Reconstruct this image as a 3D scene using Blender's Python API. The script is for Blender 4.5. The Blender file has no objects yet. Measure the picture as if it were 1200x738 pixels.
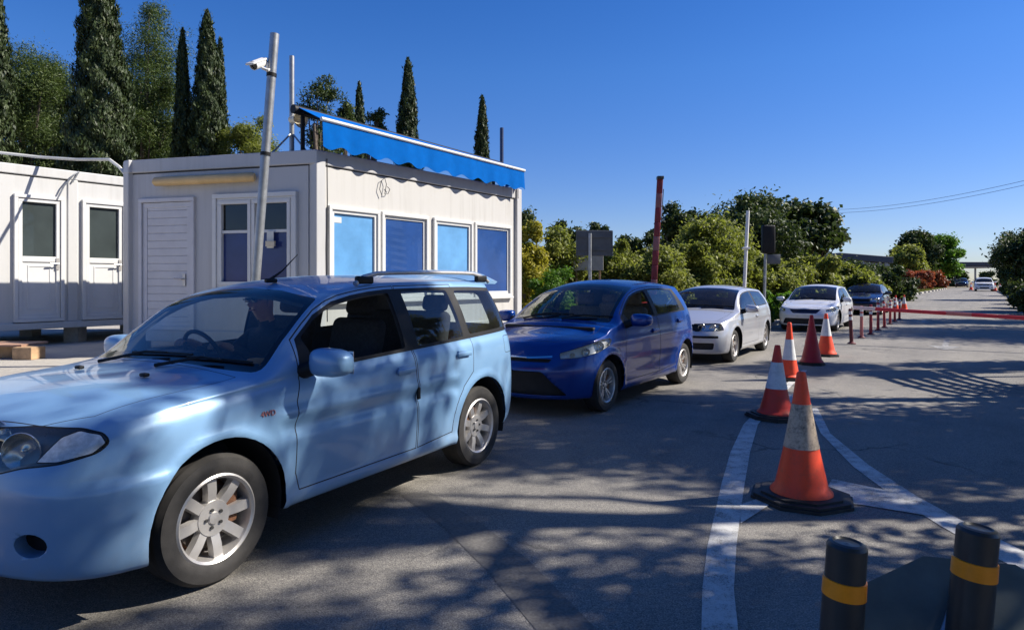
import bpy, bmesh, math, random
import numpy as np
from mathutils import Vector, Matrix
R = math.radians
PI = math.pi
rng = np.random.default_rng(7)
random.seed(7)
SC = bpy.context.scene
COL = SC.collection

# ------------------------------------------------------------------ camera geometry (photo is 1200 x 738)
F, CX, HY, CAMH = 770.0, 600.0, 330.0, 1.56
def ground(px, py, z=0.0):
    Y = (CAMH - z) * F / (py - HY)
    return Vector(((px - CX) / F * Y, Y, z))
def at(px, py, Y):
    return Vector(((px - CX) / F * Y, Y, CAMH + (HY - py) * Y / F))
DIR = Vector((math.sin(R(34.5)), math.cos(R(34.5)), 0))       # the way the road runs
NRM = Vector((DIR.y, -DIR.x, 0))                              # across it, to the right
def lane(u, v, z=0.0):
    p = NRM * u + DIR * v
    return Vector((p.x, p.y, z))

# ------------------------------------------------------------------ objects
def link(o, parent=None):
    COL.objects.link(o)
    if parent is not None:
        o.parent = parent
    return o
def tag(o, label=None, cat=None, group=None, kind=None):
    if label: o['label'] = label
    if cat: o['category'] = cat
    if group: o['group'] = group
    if kind: o['kind'] = kind
    return o
def empty(name, loc=(0, 0, 0), rz=0.0, parent=None):
    o = bpy.data.objects.new(name, None)
    o.empty_display_size = 0.2
    o.location = loc
    o.rotation_euler = (0, 0, rz)
    return link(o, parent)
def thing(name, label, cat, loc=(0, 0, 0), rz=0.0, group=None):
    return tag(empty(name, loc, rz), label, cat, group)
def copy_tree(o, parent=None):
    c = o.copy()
    COL.objects.link(c)
    if parent is not None:
        c.parent = parent
    for ch in list(o.children):
        copy_tree(ch, c)
    return c

class MB:
    """Collects shapes; build() links them as ONE mesh object."""
    def __init__(s):
        s.v = []; s.f = []; s.m = []; s.sm = []
    def add(s, vs, fs, mi=0, smooth=False):
        o = len(s.v)
        s.v += [tuple(x) for x in vs]
        for f in fs:
            s.f.append([i + o for i in f]); s.m.append(mi); s.sm.append(smooth)
        return s
    def bm(s, b, mi=0, smooth=False):
        b.verts.index_update()
        s.add([v.co.copy() for v in b.verts], [[v.index for v in f.verts] for f in b.faces], mi, smooth)
        b.free()
        return s
    def box(s, c, d, rot=None, mi=0, bevel=0.0, seg=2, M=None):
        b = bmesh.new()
        bmesh.ops.create_cube(b, size=1.0)
        bmesh.ops.scale(b, vec=Vector(d), verts=b.verts)
        if bevel > 0:
            bmesh.ops.bevel(b, geom=b.edges[:] + b.verts[:], offset=min(bevel, min(d) * .49), segments=seg, affect='EDGES', profile=.5, clamp_overlap=True)
        m = Matrix.Translation(Vector(c)) @ (rot.to_4x4() if rot is not None else Matrix.Identity(4))
        if M is not None: m = M @ m
        bmesh.ops.transform(b, matrix=m, verts=b.verts)
        return s.bm(b, mi, bevel > 0 and seg > 2)
    def tube(s, pts, r, n=10, mi=0, caps=True, smooth=True):
        pts = [Vector(p) for p in pts]
        rs = r if isinstance(r, (list, tuple)) else [r] * len(pts)
        vs, fs = [], []
        t = (pts[1] - pts[0]).normalized()
        a = Vector((0, 0, 1)) if abs(t.z) < .9 else Vector((1, 0, 0))
        x = t.cross(a).normalized(); y = t.cross(x).normalized()
        for i, p in enumerate(pts):
            if i == 0: tt = pts[1] - pts[0]
            elif i == len(pts) - 1: tt = pts[-1] - pts[-2]
            else: tt = pts[i + 1] - pts[i - 1]
            tt.normalize()
            x = (x - tt * x.dot(tt)).normalized(); y = tt.cross(x).normalized()
            for k in range(n):
                an = 2 * PI * k / n
                vs.append(p + (x * math.cos(an) + y * math.sin(an)) * rs[i])
        for i in range(len(pts) - 1):
            for k in range(n):
                k2 = (k + 1) % n
                fs.append([i * n + k, i * n + k2, (i + 1) * n + k2, (i + 1) * n + k])
        s.add(vs, fs, mi, smooth)
        if caps:
            s.add(vs[:n], [list(range(n))[::-1]], mi); s.add(vs[-n:], [list(range(n))], mi)
        return s
    def lathe(s, prof, n=24, M=None, mi=0, smooth=True, closed=False, phase=0.0):
        """prof: (r, z) pairs, turned about z."""
        M = M or Matrix.Identity(4)
        vs, fs = [], []
        for (r, z) in prof:
            for k in range(n):
                a = 2 * PI * k / n + phase
                vs.append(M @ Vector((r * math.cos(a), r * math.sin(a), z)))
        m = len(prof)
        for i in range(m - 1 + (1 if closed else 0)):
            j = (i + 1) % m
            for k in range(n):
                k2 = (k + 1) % n
                fs.append([i * n + k, i * n + k2, j * n + k2, j * n + k])
        return s.add(vs, fs, mi, smooth)
    def prism(s, poly, h0, h1, M=None, mi=0):
        """poly: (x, y) outline, extruded along z from h0 to h1."""
        M = M or Matrix.Identity(4)
        n = len(poly)
        vs = [M @ Vector((x, y, h0)) for x, y in poly] + [M @ Vector((x, y, h1)) for x, y in poly]
        fs = [list(range(n))[::-1], list(range(n, 2 * n))] + [[i, (i + 1) % n, n + (i + 1) % n, n + i] for i in range(n)]
        return s.add(vs, fs, mi)
    def build(s, name, mats, parent=None, angle=40):
        me = bpy.data.meshes.new(name)
        me.from_pydata(s.v, [], s.f)
        if not isinstance(mats, (list, tuple)): mats = [mats]
        for m in mats: me.materials.append(m)
        me.polygons.foreach_set('material_index', s.m)
        me.polygons.foreach_set('use_smooth', s.sm)
        me.update()
        if any(s.sm):
            try: me.set_sharp_from_angle(angle=R(angle))
            except Exception: pass
        return link(bpy.data.objects.new(name, me), parent)

# ------------------------------------------------------------------ materials
class NT:
    def __init__(s, name):
        s.m = bpy.data.materials.new(name); s.m.use_nodes = True
        s.t = s.m.node_tree; s.n = s.t.nodes; s.n.clear()
        s.out = s.n.new('ShaderNodeOutputMaterial')
    def new(s, typ, **kw):
        n = s.n.new(typ)
        for k, v in kw.items():
            if hasattr(n, k): setattr(n, k, v)
        return n
    def lk(s, a, b): s.t.links.new(a, b)
    def val(s, sock, v):
        if hasattr(v, 'is_output'): s.lk(v, sock)
        else: sock.default_value = v
    def coord(s, which='Object', scale=(1, 1, 1)):
        c = s.new('ShaderNodeTexCoord'); mp = s.new('ShaderNodeMapping')
        mp.inputs['Scale'].default_value = scale
        s.lk(c.outputs[which], mp.inputs['Vector'])
        return mp.outputs['Vector']
    def noise(s, vec, scale, detail=4, rough=.55, dist=0.0, out='Fac'):
        n = s.new('ShaderNodeTexNoise')
        n.inputs['Scale'].default_value = scale; n.inputs['Detail'].default_value = detail
        n.inputs['Roughness'].default_value = rough; n.inputs['Distortion'].default_value = dist
        if vec is not None: s.lk(vec, n.inputs['Vector'])
        return n.outputs[out]
    def ramp(s, fac, stops, interp='LINEAR'):
        r = s.new('ShaderNodeValToRGB'); e = r.color_ramp.elements; r.color_ramp.interpolation = interp
        while len(e) < len(stops): e.new(.5)
        for i, (p, c) in enumerate(stops):
            e[i].position = p; e[i].color = (c if len(c) == 4 else (*c, 1)) if hasattr(c, '__len__') else (c, c, c, 1)
        s.lk(fac, r.inputs['Fac'])
        return r.outputs['Color']
    def mix(s, f, a, b, mode='MIX'):
        n = s.new('ShaderNodeMix'); n.data_type = 'RGBA'; n.blend_type = mode
        s.val(n.inputs[0], f)
        for sock, v in ((n.inputs[6], a), (n.inputs[7], b)):
            if not hasattr(v, 'is_output') and len(v) == 3: v = (*v, 1)
            s.val(sock, v)
        return n.outputs[2]
    def math(s, op, a, b=0.0, clamp=False):
        n = s.new('ShaderNodeMath'); n.operation = op; n.use_clamp = clamp
        s.val(n.inputs[0], a); s.val(n.inputs[1], b)
        return n.outputs[0]
    def bump(s, h, strength=.3, dist=.01, normal=None):
        n = s.new('ShaderNodeBump'); n.inputs['Strength'].default_value = strength; n.inputs['Distance'].default_value = dist
        s.lk(h, n.inputs['Height'])
        if normal is not None: s.lk(normal, n.inputs['Normal'])
        return n.outputs['Normal']
    def bsdf(s, color, rough=.6, metal=0.0, normal=None, spec=.5, coat=0.0, coat_rough=.03, **kw):
        b = s.new('ShaderNodeBsdfPrincipled')
        s.val(b.inputs['Base Color'], color if hasattr(color, 'is_output') else (*color[:3], 1))
        s.val(b.inputs['Roughness'], rough); s.val(b.inputs['Metallic'], metal)
        s.val(b.inputs['Specular IOR Level'], spec)
        s.val(b.inputs['Coat Weight'], coat); s.val(b.inputs['Coat Roughness'], coat_rough)
        for k, v in kw.items(): s.val(b.inputs[k.replace('_', ' ')], v)
        if normal is not None: s.lk(normal, b.inputs['Normal'])
        return b.outputs[0]
    def done(s, sh):
        s.lk(sh, s.out.inputs['Surface']); return s.m

def simple(name, c, rough=.6, metal=0.0, var=.12, scale=6.0, bump=0.0, coat=0.0, spec=.5):
    t = NT(name); v = t.coord()
    n = t.noise(v, scale, 5, .6)
    lo = tuple(x * (1 - var) for x in c); hi = tuple(min(1, x * (1 + var)) for x in c)
    col = t.ramp(n, [(.3, lo), (.7, hi)])
    nn = t.noise(v, scale * 3.1, 3)
    rr = t.math('MULTIPLY_ADD', nn, .2); rr.node.inputs[2].default_value = max(0.02, rough - .1)
    nb = t.bump(t.noise(v, scale * 12, 3), bump, .004) if bump > 0 else None
    return t.done(t.bsdf(col, rr, metal, nb, spec, coat))

def paint(name, c, metal=.5, rough=.3, dust=(.32, .28, .23), dust_amt=.25, flake=.04, coat=.8):
    """car lacquer: metallic flakes under a clear coat, road dust low on the panels"""
    t = NT(name); v = t.coord()
    vo = t.new('ShaderNodeTexVoronoi'); vo.inputs['Scale'].default_value = 900; t.lk(v, vo.inputs['Vector'])
    hsv = t.new('ShaderNodeSeparateColor'); t.lk(vo.outputs['Color'], hsv.inputs[0])
    col = t.ramp(hsv.outputs[0], [(0, tuple(x * (1 - flake) for x in c)), (1, tuple(min(1, x * (1 + flake)) for x in c))])
    sep = t.new('ShaderNodeSeparateXYZ'); t.lk(v, sep.inputs[0])
    low = t.math('SUBTRACT', .62, sep.outputs['Z']); low = t.math('MULTIPLY', low, 2.2, True)
    n = t.noise(v, 3.0, 6, .65); n2 = t.noise(v, 17.0, 4)
    d = t.math('MULTIPLY', low, t.math('MULTIPLY', n, n2))
    base = t.math('MULTIPLY', t.math('POWER', n, 2.5), .22)
    d = t.math('MULTIPLY', t.math('ADD', t.math('MULTIPLY', d, 3.0), base), dust_amt, True)
    col = t.mix(d, col, dust)
    rr = t.math('MULTIPLY_ADD', d, .8); rr.node.inputs[2].default_value = rough
    mm = t.math('SUBTRACT', metal, d, True)
    cr = t.math('MULTIPLY_ADD', n, .05); cr.node.inputs[2].default_value = .015
    return t.done(t.bsdf(col, rr, mm, None, .5, coat, cr))

def pane_ior(t):
    # a thin pane reflects the same from either side
    g = t.new('ShaderNodeNewGeometry'); o = t.math('MULTIPLY_ADD', g.outputs['Backfacing'], 1 / 1.5 - 1.5); o.node.inputs[2].default_value = 1.5
    return o
def glass_mat(name, tint=(.5, .56, .55), rough=.0, refl=1.0):
    t = NT(name)
    tr = t.new('ShaderNodeBsdfTransparent'); tr.inputs[0].default_value = (*tint, 1)
    gl = t.new('ShaderNodeBsdfGlossy'); gl.inputs['Roughness'].default_value = rough + .01
    gl.inputs['Color'].default_value = (.95, .97, 1, 1)
    v = t.coord()
    d = t.math('MULTIPLY', t.noise(v, 5, 5), .045)
    fr = t.new('ShaderNodeFresnel'); t.lk(pane_ior(t), fr.inputs['IOR'])
    df = t.new('ShaderNodeBsdfDiffuse'); df.inputs[0].default_value = (.45, .42, .38, 1)
    m1 = t.new('ShaderNodeMixShader'); t.lk(d, m1.inputs[0]); t.lk(tr.outputs[0], m1.inputs[1]); t.lk(df.outputs[0], m1.inputs[2])
    m2 = t.new('ShaderNodeMixShader'); t.lk(t.math('MULTIPLY', fr.outputs[0], refl, True), m2.inputs[0])
    t.lk(m1.outputs[0], m2.inputs[1]); t.lk(gl.outputs[0], m2.inputs[2])
    return t.done(m2.outputs[0])

def leaf_mat(name, dark, light, tip=None, trans=.3, rough=.55):
    t = NT(name)
    g = t.new('ShaderNodeNewGeometry')
    a = t.new('ShaderNodeAttribute'); a.attribute_name = 'tone'
    f = t.math('ADD', t.math('MULTIPLY', g.outputs['Random Per Island'], .5), t.math('MULTIPLY', a.outputs['Fac'], .5))
    stops = [(.1, dark), (.75, light)] + ([(.97, tip)] if tip else [])
    col = t.ramp(f, stops)
    b = t.bsdf(col, rough, 0, None, .35)
    tl = t.new('ShaderNodeBsdfTranslucent'); t.lk(t.mix(.5, col, (light[0] * 1.2, light[1] * 1.3, light[2] * .6)), tl.inputs[0])
    m = t.new('ShaderNodeMixShader'); m.inputs[0].default_value = trans
    t.lk(b, m.inputs[1]); t.lk(tl.outputs[0], m.inputs[2])
    return t.done(m.outputs[0])

M = {}
M['black_trim'] = simple('black_trim', (.012, .012, .013), .55, var=.3, spec=.25)
M['black_gloss'] = simple('black_gloss', (.006, .006, .008), .12, var=.2)
M['dark_liner'] = simple('dark_liner', (.018, .018, .02), .8, var=.3)
M['grey_liner'] = simple('grey_liner', (.10, .10, .105), .8, var=.2)
M['fabric'] = simple('seat_fabric', (.035, .035, .042), .9, var=.3, scale=40)
M['beige_fabric'] = simple('beige_fabric', (.16, .13, .10), .9, var=.3, scale=40)
M['rubber'] = simple('tyre_rubber', (.028, .026, .025), .75, var=.3, scale=14, bump=.2)
M['chrome'] = simple('chrome', (.75, .76, .78), .12, 1.0, var=.03)
M['alloy'] = simple('alloy', (.53, .51, .49), .38, .6, var=.10, scale=10)
M['rust'] = simple('brake_rust', (.16, .075, .04), .8, .3, var=.4, scale=20)
M['steel'] = simple('galvanised_steel', (.34, .35, .36), .42, .7, var=.18, scale=9)
M['clear_lens'] = glass_mat('clear_lens', (.93, .94, .94), 0, 1.0)
M['hazed_lens'] = glass_mat('hazed_lens', (.86, .85, .80), .05, 1.2)
M['windscreen'] = glass_mat('windscreen_glass', (.86, .92, .88), 0, 1.0)
M['side_glass'] = glass_mat('side_glass', (.70, .76, .76), 0, 1.0)
M['dark_glass'] = glass_mat('dark_glass', (.16, .18, .19), 0, 1.1)
M['lamp_dark'] = simple('lamp_housing', (.05, .05, .05), .35, .2)
M['lamp_silver'] = simple('lamp_reflector', (.62, .62, .60), .22, .9, var=.1)
M['amber'] = simple('amber_lens', (.45, .14, .02), .2)
M['red_lens'] = simple('red_lens', (.22, .008, .006), .15, coat=.6)
M['plate'] = simple('plate_white', (.62, .62, .58), .5)
M['white_paint'] = simple('white_paint', (.74, .74, .73), .5, var=.05, scale=3)
M['mirror'] = simple('mirror_glass', (.8, .82, .85), .03, 1.0, var=.02)
M['disc'] = simple('brake_disc', (.12, .10, .09), .5, .8, var=.2)
# ------------------------------------------------------------------ cars: a lofted shell, cut into its real panels
def pchip(pts):
    xs = np.array([p[0] for p in pts], float); ys = np.array([p[1] for p in pts], float)
    h = np.diff(xs); d = np.diff(ys) / h
    m = np.zeros(len(xs))
    if len(xs) > 2:
        for i in range(1, len(xs) - 1):
            if d[i - 1] * d[i] > 0:
                w1 = 2 * h[i] + h[i - 1]; w2 = h[i] + 2 * h[i - 1]
                m[i] = (w1 + w2) / (w1 / d[i - 1] + w2 / d[i])
    m[0], m[-1] = d[0], d[-1]
    def f(x):
        x = np.clip(np.asarray(x, float), xs[0], xs[-1])
        i = np.clip(np.searchsorted(xs, x, side='right') - 1, 0, len(h) - 1)
        t = (x - xs[i]) / h[i]
        return ((1 + 2 * t) * (1 - t) ** 2 * ys[i] + t * (1 - t) ** 2 * h[i] * m[i] + t * t * (3 - 2 * t) * ys[i + 1] + t * t * (t - 1) * h[i] * m[i + 1])
    return f

def poly_inset(poly, d):
    n = len(poly); a = sum(poly[i][0] * poly[(i + 1) % n][1] - poly[(i + 1) % n][0] * poly[i][1] for i in range(n))
    sg = 1 if a > 0 else -1
    out = []
    for i in range(n):
        p0, p1, p2 = (np.array(poly[(i + k) % n], float) for k in (-1, 0, 1))
        e1 = p1 - p0; e2 = p2 - p1
        e1 /= max(np.linalg.norm(e1), 1e-9); e2 /= max(np.linalg.norm(e2), 1e-9)
        n1 = np.array([-e1[1], e1[0]]) * sg; n2 = np.array([-e2[1], e2[0]]) * sg
        b = n1 + n2; L = max(np.dot(b, b) / 2, .35)
        out.append(tuple(p1 + b / L * d))
    return out
def poly_round(poly, r, k=3):
    out = []; n = len(poly)
    rr = r if isinstance(r, (list, tuple)) else [r] * n
    for i in range(n):
        p0, p1, p2 = (np.array(poly[(i + j) % n], float) for j in (-1, 0, 1))
        a = p0 - p1; b = p2 - p1
        la, lb = np.linalg.norm(a), np.linalg.norm(b)
        q = min(rr[i], la * .45, lb * .45)
        if q < 1e-4: out.append(tuple(p1)); continue
        A = p1 + a / la * q; B = p1 + b / lb * q
        for j in range(k + 1):
            t = j / k
            out.append(tuple((1 - t) ** 2 * A + 2 * t * (1 - t) * p1 + t * t * B))
    return out
def in_poly(x, y, poly):
    c = False; n = len(poly); j = n - 1
    for i in range(n):
        xi, yi = poly[i]; xj, yj = poly[j]
        if (yi > y) != (yj > y) and x < (xj - xi) * (y - yi) / (yj - yi) + xi: c = not c
        j = i
    return c

class Shell:
    """The skin of a car. Panels are cut out of it along outlines, so every pane, door and lamp keeps the body's curvature."""
    def __init__(s, S):
        s.S = S; s.k = S.get('res', 1.0)
        c = {k: pchip(S[k]) for k in ('zb', 'w', 'belt', 'edge', 'ye', 'top')}
        s.c = c
        xf, xr = S['xf'], S['xr']; Lf, Lr = S['Lf'], S['Lr']
        nf = S.get('nf', 2.4); nr = S.get('nr', 3.0)
        k = s.k
        n1 = int(26 * k); n2 = int(20 * k)
        tf = np.linspace(0, 1, n1) ** 2.0; tr = np.linspace(0, 1, n2) ** 2.2
        X = np.concatenate([xr + Lr * tr[:-1], np.arange(xr + Lr, xf - Lf - .01, .036 / k), (xf - Lf * tf)[::-1]])
        sc = np.ones_like(X)
        t = np.clip((xf - X) / Lf, 0, 1); sc *= (1 - (1 - t) ** nf) ** (1 / nf)
        t = np.clip((X - xr) / Lr, 0, 1); sc *= (1 - (1 - t) ** nr) ** (1 / nr)
        NB, NL, NU, NTp = 4, int(34 * k), int(12 * k), int(14 * k)
        prof = pchip(S['prof'])
        bumps = S.get('bumps')
        rows = []
        sl = np.linspace(0, 1, NL); q = np.linspace(0, 1, NU + 1)[1:]; r = np.linspace(0, 1, NTp + 1)[1:]
        rakef = pchip(S['rake_f']); raker = pchip(S['rake_r'])
        xaf, xar = S.get('xaf', xf - .75), S.get('xar', xr + .75)
        for i, x in enumerate(X):
            zb, w, be, ed, ye, tp = (float(c[n](x)) for n in ('zb', 'w', 'belt', 'edge', 'ye', 'top'))
            ye = min(ye, w * .97)
            y = []; z = []
            for j in range(NB): y.append(w * prof(0) * .97 * j / NB); z.append(zb + .005)
            yl = w * prof(sl); zl = zb + (be - zb) * sl
            y += list(yl); z += list(zl)
            yt = w * float(prof(1))
            y += list(yt + (ye - yt) * q + S.get('tumble', .02) * np.sin(PI * q)); z += list(be + (ed - be) * q)
            kx = S.get('crown', 2.3)
            y += list(ye * (1 - r)); z += list(ed + (tp - ed) * (1 - (1 - r) ** kx))
            y = np.array(y) * sc[i]; z = np.array(z)
            bf = np.clip((x - xaf) / (xf - xaf), 0, 1) ** 1.6; br = np.clip((xar - x) / (xar - xr), 0, 1) ** 1.6
            xx = x - rakef(z) * bf + raker(z) * br
            if bumps:
                y = y + bumps(xx, z) * np.clip(sc[i] * 1.6 - .6, 0, 1) * np.clip(y * 8, 0, 1)
            rows.append(np.stack([xx, y, z], 1))
        P = np.array(rows)                     # stations x half-section x 3
        ns, nh = P.shape[:2]
        reg = [0] * NB + [1] * (NL - 1) + [2] * NU + [3] * NTp
        bm = bmesh.new()
        s.g = bm.faces.layers.int.new('g'); s.m = bm.faces.layers.int.new('m'); s.r = bm.faces.layers.int.new('r')
        L = [[bm.verts.new(P[i, j]) for j in range(nh)] for i in range(ns)]
        Rr = [[(L[i][j] if j in (0, nh - 1) else bm.verts.new((P[i, j, 0], -P[i, j, 1], P[i, j, 2]))) for j in range(nh)] for i in range(ns)]
        for i in range(ns - 1):
            for j in range(nh - 1):
                for G, fl in ((L, 0), (Rr, 1)):
                    vs = [G[i][j], G[i][j + 1], G[i + 1][j + 1], G[i + 1][j]]
                    if fl: vs = vs[::-1]
                    f = bm.faces.new(vs); f[s.r] = reg[j]; f.smooth = True
        bmesh.ops.remove_doubles(bm, verts=bm.verts, dist=1e-5)
        bmesh.ops.dissolve_degenerate(bm, dist=1e-5, edges=bm.edges)
        bmesh.ops.recalc_face_normals(bm, faces=bm.faces)
        s.bm = bm; s.P = P
        s.groups = {0: ('body', None)}; s.mats = [S['paint']]; s.ng = 1
    def mi(s, m):
        if m not in s.mats: s.mats.append(m)
        return s.mats.index(m)
    def cut(s, poly, U, V=(0, 0, 1), regs=(1, 2, 3), side=None, cond=None, only=None):
        """split faces along the outline; return the faces inside it"""
        U = Vector(U); V = Vector(V); D = U.cross(V)
        x0 = min(p[0] for p in poly) - 1e-4; x1 = max(p[0] for p in poly) + 1e-4
        y0 = min(p[1] for p in poly) - 1e-4; y1 = max(p[1] for p in poly) + 1e-4
        cand = []
        for f in s.bm.faces:
            if f[s.r] not in regs: continue
            if only is not None and f[s.g] not in only: continue
            c = f.calc_center_median()
            if side and c.y * side < 0: continue
            if cond and not cond(c): continue
            uu = [U.dot(v.co) for v in f.verts]; vv = [V.dot(v.co) for v in f.verts]
            if max(uu) < x0 or min(uu) > x1 or max(vv) < y0 or min(vv) > y1: continue
            cand.append(f)
        n = len(poly)
        for i in range(n):
            a = np.array(poly[i]); b = np.array(poly[(i + 1) % n]); e = b - a
            L = np.linalg.norm(e)
            if L < 1e-5 or not cand: continue
            # only faces near this edge
            pn = U * float(-e[1] / L) + V * float(e[0] / L)
            near = []; far = []
            lo = np.minimum(a, b) - .004; hi = np.maximum(a, b) + .004
            for f in cand:
                uu = [U.dot(v.co) for v in f.verts]; vv = [V.dot(v.co) for v in f.verts]
                (far if (max(uu) < lo[0] or min(uu) > hi[0] or max(vv) < lo[1] or min(vv) > hi[1]) else near).append(f)
            if not near: continue
            es = {ed for f in near for ed in f.edges}; vs = {v for f in near for v in f.verts}
            res = bmesh.ops.bisect_plane(s.bm, geom=near + list(es) + list(vs), dist=1e-5, plane_co=U * float(a[0]) + V * float(a[1]), plane_no=pn)
            cand = far + [g for g in res['geom'] if isinstance(g, bmesh.types.BMFace)]
        cand = [f for f in cand if f.is_valid]
        out = []
        for f in cand:
            c = f.calc_center_median()
            if in_poly(U.dot(c), V.dot(c), poly): out.append(f)
        return out
    def group(s, faces, name, mat, parent=0):
        g = s.ng; s.ng += 1
        s.groups[g] = (name, parent)
        mi = s.mi(mat) if mat is not None else None
        for f in faces:
            f[s.g] = g
            if mi is not None: f[s.m] = mi
        return g
    def colour(s, faces, mat):
        mi = s.mi(mat)
        for f in faces: f[s.m] = mi
    def panel(s, poly, U, name, mat, V=(0, 0, 1), ring=.0, ring_mat=None, parent=0, **kw):
        """a piece with an optional dark joint round it"""
        f1 = s.cut(poly, U, V, **kw)
        if ring > 0:
            s.colour(f1, ring_mat or M['black_trim'])
            own = set(f1)
            f2 = [f for f in s.cut(poly_inset(poly, ring), U, V, **kw) ]
            if mat is None:
                s.colour(f2, s.S['paint'])
            return s.group(f2, name, mat, parent)
        return s.group(f1, name, mat, parent)
    def push(s, g, vec, wallmat):
        fs = [f for f in s.bm.faces if f[s.g] == g]
        if not fs: return
        mi = s.mi(wallmat)
        res = bmesh.ops.extrude_face_region(s.bm, geom=fs)
        nv = [x for x in res['geom'] if isinstance(x, bmesh.types.BMVert)]
        nf = {x for x in res['geom'] if isinstance(x, bmesh.types.BMFace)}
        bmesh.ops.translate(s.bm, vec=Vector(vec), verts=nv)
        for v in nv:
            for f in v.link_faces:
                if f not in nf: f[s.g] = g; f[s.m] = mi; f[s.r] = 9
        for f in nf: f[s.g] = g
        bmesh.ops.delete(s.bm, geom=[f for f in fs if f.is_valid], context='FACES_ONLY')
    def finish(s, root, names=None):
        """one object per group, all with the whole skin's normals"""
        bm = s.bm
        bm.normal_update(); bm.verts.index_update()
        nor = {v: v.normal.copy() for v in bm.verts}
        objs = {}
        for g in sorted(s.groups):
            name, par = s.groups[g]
            fs = [f for f in bm.faces if f[s.g] == g]
            if not fs: continue
            idx = {}; vs = []; fl = []; ms = []; used = []
            for f in fs:
                ids = []
                for v in f.verts:
                    if v not in idx:
                        idx[v] = len(vs); vs.append(v)
                    ids.append(idx[v])
                fl.append(ids)
                if f[s.m] not in used: used.append(f[s.m])
                ms.append(used.index(f[s.m]))
            me = bpy.data.meshes.new(name)
            me.from_pydata([v.co[:] for v in vs], [], fl)
            for u in used: me.materials.append(s.mats[u])
            me.polygons.foreach_set('material_index', ms)
            me.polygons.foreach_set('use_smooth', [True] * len(fl))
            me.update()
            walls = any(f[s.r] == 9 for f in fs)
            if walls: me.set_sharp_from_angle(angle=R(40))
            else: me.normals_split_custom_set_from_vertices([nor[v][:] for v in vs])
            o = bpy.data.objects.new(name, me)
            objs[g] = link(o)
        for g, o in objs.items():
            p = s.groups[g][1]
            o.parent = root if (p in (None, 0) or p not in objs) else objs[p]
        # lining: the inside of the panels, 3 cm in
        return objs
    def lining(s, root, mat, glassgroups, zmin=.0):
        bm = s.bm; vs = []; idx = {}; fl = []
        for f in bm.faces:
            if f[s.g] in glassgroups or f[s.r] == 9: continue
            c = f.calc_center_median()
            if c.z < zmin or not (s.S['lin'][0] < c.x < s.S['lin'][1]): continue
            ids = []
            for v in f.verts:
                if v not in idx: idx[v] = len(vs); vs.append(v.co - v.normal * .03)
                ids.append(idx[v])
            fl.append(ids[::-1])
        me = bpy.data.meshes.new('lining'); me.from_pydata([v[:] for v in vs], [], fl); me.materials.append(mat)
        me.polygons.foreach_set('use_smooth', [True] * len(fl)); me.update()
        return link(bpy.data.objects.new('lining', me), root)

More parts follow.
